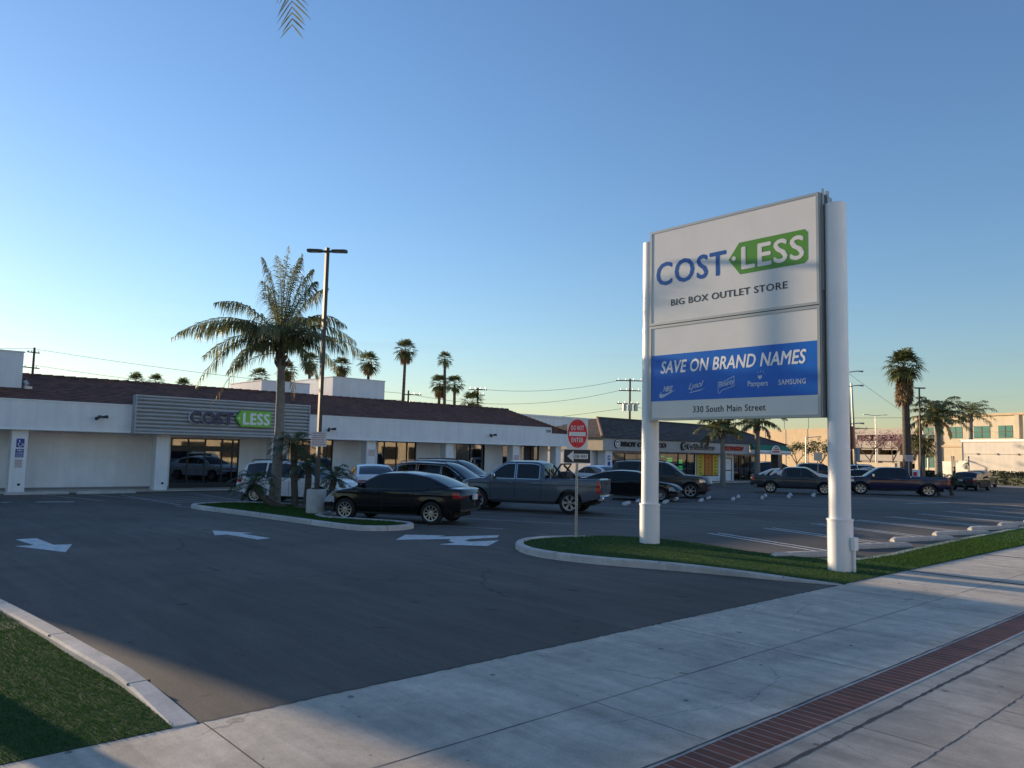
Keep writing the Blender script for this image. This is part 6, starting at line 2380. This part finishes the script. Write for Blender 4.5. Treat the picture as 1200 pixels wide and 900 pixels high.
# ================================================================ POLES, WIRES, SMALL THINGS
def upole(label, loc, Hh, arms, xf=(0.74, -0.67), r=.17, cans=0, lean=0.0):
    t = thing('utility_pole', label, 'utility pole', loc, 0, 'utility poles behind the buildings')
    u = Vector((xf[0], xf[1], 0)).normalized()
    b = MB()
    b.tube([(0, 0, -.2), (u.x * lean, u.y * lean, Hh)], [r, r * .65], 10)
    b.build('pole', M['wood'], t)
    for (z, l, off_) in arms:
        b = MB()
        v = Vector((-u.y, u.x, 0))
        b.obox(u * (-l / 2 + off_) + v * .12 + Vector((0, 0, z)), u, v, UZ, l, .1, .13)
        a_ = b.build('cross_arm', M['wood'], t)
        b = MB()
        for k in range(4):
            p = u * (-l / 2 + off_ + l * (k + .3) / 3.6) + v * .17 + Vector((0, 0, z + .13))
            b.tube([p, p + Vector((0, 0, .22))], [.06, .04], 7)
        b.build('insulator', M['steel'], a_)
    for k in range(cans):
        b = MB()
        p = u * (-.75 + k * .72) + Vector((-u.y, u.x, 0)) * -.42
        b.tube([p + Vector((0, 0, Hh - 4.2)), p + Vector((0, 0, Hh - 3.3)), p + Vector((0, 0, Hh - 3.2))], [.27, .27, .12], 12)
        b.build('transformer', M['steel'], t, 40)
    return t
upole('utility pole with three grey transformers behind the strip mall', (78.1, 63.6, 0), 12.0, [(11.7, 3.6, 0), (10.4, 2.8, 0), (8.7, 2.9, -.2)], cans=3)
upole('utility pole behind the roof beside the white roof screen at far left', (20.5, 115.4, 0), 14.3, [(13.6, 1.6, 0), (11.6, 5.0, -1.6)], (.9, .3), .2, 0)
upole('utility pole cross arm low behind the broad fan palm', (63.6, 77.0, 0), 10.4, [(10.1, 2.4, 0), (9.4, 1.8, 0)])
upole('utility pole crossed by the trunk of a fan palm behind the roof', (57.3, 83.6, 0), 9.9, [(9.3, 2.6, 0.4), (8.2, 1.6, 0)])
def wire(label, a, c, sag, r=.022):
    a, c = Vector(a), Vector(c)
    pts = [a.lerp(c, k / 20) + Vector((0, 0, -sag * 4 * (k / 20) * (1 - k / 20))) for k in range(21)]
    b = MB()
    b.tube(pts, r, 5)
    o = b.build('power_line', M['wire'])
    return tag(o, label, 'power line', 'power lines between the poles')
wire('upper power line dipping from the mall pole to the low pole', (77.2, 64.4, 11.8), (63.4, 77.4, 10.3), .8)
wire('power line from the mall pole middle arm to the fan palm pole', (77.2, 64.3, 10.5), (57.3, 83.8, 9.5), 1.6)
wire('lower power line from under the transformers down behind the store', (77.8, 63.8, 8.2), (57, 92, 5.0), .6)
wire('power line from the mall pole to the right behind the sign', (78.4, 63.3, 8.3), (112, 30, 8.4), .9)
wire('upper power line above the store roof at far left', (20.6, 115.2, 14.1), (56.9, 84, 9.5), .5)
wire('lower power line above the store roof at far left', (20.6, 115.2, 12.0), (56.9, 84, 8.6), .8)
wire('power line leaving the far left pole beyond the picture', (20.4, 115.5, 14.2), (-20, 140, 14), .6)
wire('single power line low over the store roof', (-10, 95, 9.5), (56.8, 83.4, 8.4), .9)
# tall pole cluster right of the right sign pole
up = thing('light_pole', 'tall wooden pole with lamp arms and an orange guard right of the sign', 'light pole', (74.9, 33.5, 0))
b = MB()
b.tube([(0, 0, 0), (-.25, .2, 11.0)], [.22, .13], 10)
b.build('pole', M['wood'], up)
b = MB()
b.tube([(.35, -.3, 0), (.05, -.1, 9.6)], [.13, .09], 8)
b.build('side_pole', M['steel'], up)
b = MB()
for z in (10.7, 9.3, 5.6):
    b.tube([(-.1, .05, z), (.55, -.5, z + .12), (.95, -.85, z + .1)], [.05, .05, .09], 7)
b.build('lamp_arm', M['steel'], up)
b = MB()
b.tube([(.12, -.15, 3.2), (.05, -.1, 5.4)], .13, 8)
b.build('orange_guard', M['orange'], up)
b = MB()
b.box(.15, .75, -.5, -.35, 2.0, 3.3)
b.build('blue_board', mat('faded_blue_board', (0.18, 0.27, 0.33), .6), up)
wire('thin guy wire slanting down right of the light pole', (74.7, 33.6, 10.6), (80.5, 27.0, 4.2), .1, .014)
def far_lamp(label, loc, Hh, double=True):
    t = thing('street_lamp', label, 'street lamp', loc, 0, 'street lamps far beyond the lot')
    b = MB()
    b.tube([(0, 0, 0), (0, 0, Hh)], [.09, .06], 8)
    b.build('pole', M['alu'], t)
    b = MB()
    for s_ in ((-1, 1) if double else (1,)):
        b.tube([(0, 0, Hh - .05), (hu.x * 1.2 * s_, hu.y * 1.2 * s_, Hh + .1)], .045, 6)
        p = hu * (1.0 * s_)
        b.obox(p - hv * .12 + Vector((0, 0, Hh + .05)), hu * s_, hv, UZ, .7, .24, .1)
    b.build('lamp_head', M['alu'], t)
far_lamp('double headed lamp standing over the parking decks', (113, 47, 0), 8.6)
far_lamp('lamp pole beside the pink blossom trees with arm to the right', (95.2, 34.2, 0), 6.2, False)
far_lamp('lamp before the tan garage wall left of the white sign pole', (84.5, 43.0, 0), 4.6, False)
far_lamp('thin pale lamp pole right of the big feathery palm', (88, 31.2, 0), 4.9, False)
lp2 = thing('street_lamp', 'slim brown lamp pole against the tall fan palm trunk', 'street lamp', (72.8, 26.4, 0), 0, 'street lamps far beyond the lot')
b = MB()
b.tube([(0, 0, 0), (0, 0, 8.6)], [.09, .07], 10)
b.build('pole', M['bronze'], lp2)
b = MB()
b.obox(-hu * .5 - hv * .15 + Vector((0, 0, 8.6)), hu, hv, UZ, 1.0, .3, .1)
b.build('lamp_head', M['bronze'], lp2)
def small_sign(label, loc, w, h, z, m, name='notice_board'):
    t = thing(name, label, 'sign', loc)
    b = MB()
    b.tube([(0, 0, 0), (0, 0, z + h * .5)], .04, 8)
    b.build('post', M['steel'], t)
    b = MB()
    b.obox(-hu * w / 2 - hv * .06 + Vector((0, 0, z)), hu, hv * -1, UZ, w, .03, h)
    p = b.build('plate', m, t)
    return t, p
t, p = small_sign('white notice board above the blue pickup bed', (63.4, 23.9, 0), .62, .48, 2.12, M['notice'])
b = MB()
for i in range(4):
    b.obox(-hu * .24 - hv * .095 + Vector((0, 0, 2.5 - i * .1)), hu, hv * -1, UZ, .48, .004, .04)
b.build('lettering', M['noticetxt'], p)
small_sign('grey back of a road sign before the garage trees', (68.0, 33.5, 0), .75, .75, 2.0, M['alu'], 'road_sign')
t = rot_thing('metal_gate', 'white paneled gate with thin dark posts beside the feathery palm', 'gate', (79.5, 27.4, 0), gu)
b = MB()
b.box(0, 1.5, 0, .08, .05, 2.2)
b.box(1.9, 3.2, 0, .08, .05, 2.3)
b.build('gate_panel', M['alu'], t)
b = MB()
for x in (-.1, 1.55, 1.75, 3.25):
    b.box(x, x + .09, -.06, -.002, 0, 2.7)
b.build('gate_post', M['darkalu'], t)
t = thing('newspaper_box', 'small white and red vending box behind the blue pickup bed', 'vending box', (72.2, 26.6, 0))
b = MB()
b.box(-.25, .25, -.25, .25, 0, 1.4, 0, .04)
b.build('case', M['trimwhite'], t)
b = MB()
b.box(-.256, -.251, -.15, .15, .85, 1.2)
b.build('red_panel', M['signred'], t)
lw = rot_thing('low_wall', 'low cream garden wall behind the blue pickup', 'wall', (82.5, 36.5, 0), gu)
b = MB()
b.box(0, 5, 0, .3, 0, 1.9)
b.build('panel', M['cream'], lw)

# person in dark clothes by the gate
pt = thing('person', 'person in dark clothes standing by the white gate', 'person', (72.4, 23.6, 0), R(200))
me = bpy.data.meshes.new('body')
J = [(0, 0, .92), (0, .0, 1.15), (0, 0, 1.40), (0, 0, 1.50), (0, .01, 1.60), (0, .01, 1.70),
     (.19, 0, 1.40), (.24, .03, 1.12), (.22, .10, .90), (-.19, 0, 1.40), (-.24, .03, 1.12), (-.22, .10, .90),
     (.10, 0, .86), (.11, .03, .48), (.11, -.02, .07), (.11, .12, .04), (-.10, 0, .86), (-.11, .0, .48), (-.11, -.05, .07), (-.11, .09, .04)]
E_ = [(0, 1), (1, 2), (2, 3), (3, 4), (4, 5), (2, 6), (6, 7), (7, 8), (2, 9), (9, 10), (10, 11), (0, 12), (12, 13), (13, 14), (14, 15), (0, 16), (16, 17), (17, 18), (18, 19)]
RR = [.16, .15, .15, .06, .095, .08, .075, .055, .04, .075, .055, .04, .095, .065, .045, .04, .095, .065, .045, .04]
me.from_pydata(J, E_, [])
po = bpy.data.objects.new('body', me)
C.objects.link(po)
md = po.modifiers.new('skin', 'SKIN')
for i, v in enumerate(me.skin_vertices[0].data):
    v.radius = (RR[i], RR[i])
    v.use_root = (i == 0)
po.modifiers.new('sub', 'SUBSURF').levels = 1
dg = bpy.context.evaluated_depsgraph_get()
m2 = bpy.data.meshes.new_from_object(po.evaluated_get(dg))
po.modifiers.clear()
po.data = m2
m2.materials.clear()
m2.materials.append(M['darkcloth'])
m2.materials.append(M['skin'])
for p in m2.polygons:
    p.use_smooth = True
    if p.center.z > 1.50 or (p.center.z < .93 and abs(p.center.x) > .185): p.material_index = 1
po.parent = pt
b = MB()
b.lathe_y([(.0, -.09), (.06, -.08), (.095, -.03), (.10, .02), (.07, .07), (0, .085)], 0, -.0, 1.66, 14)
hr = b.build('hair', M['hair'], pt, 60)
S.render.film_transparent = False
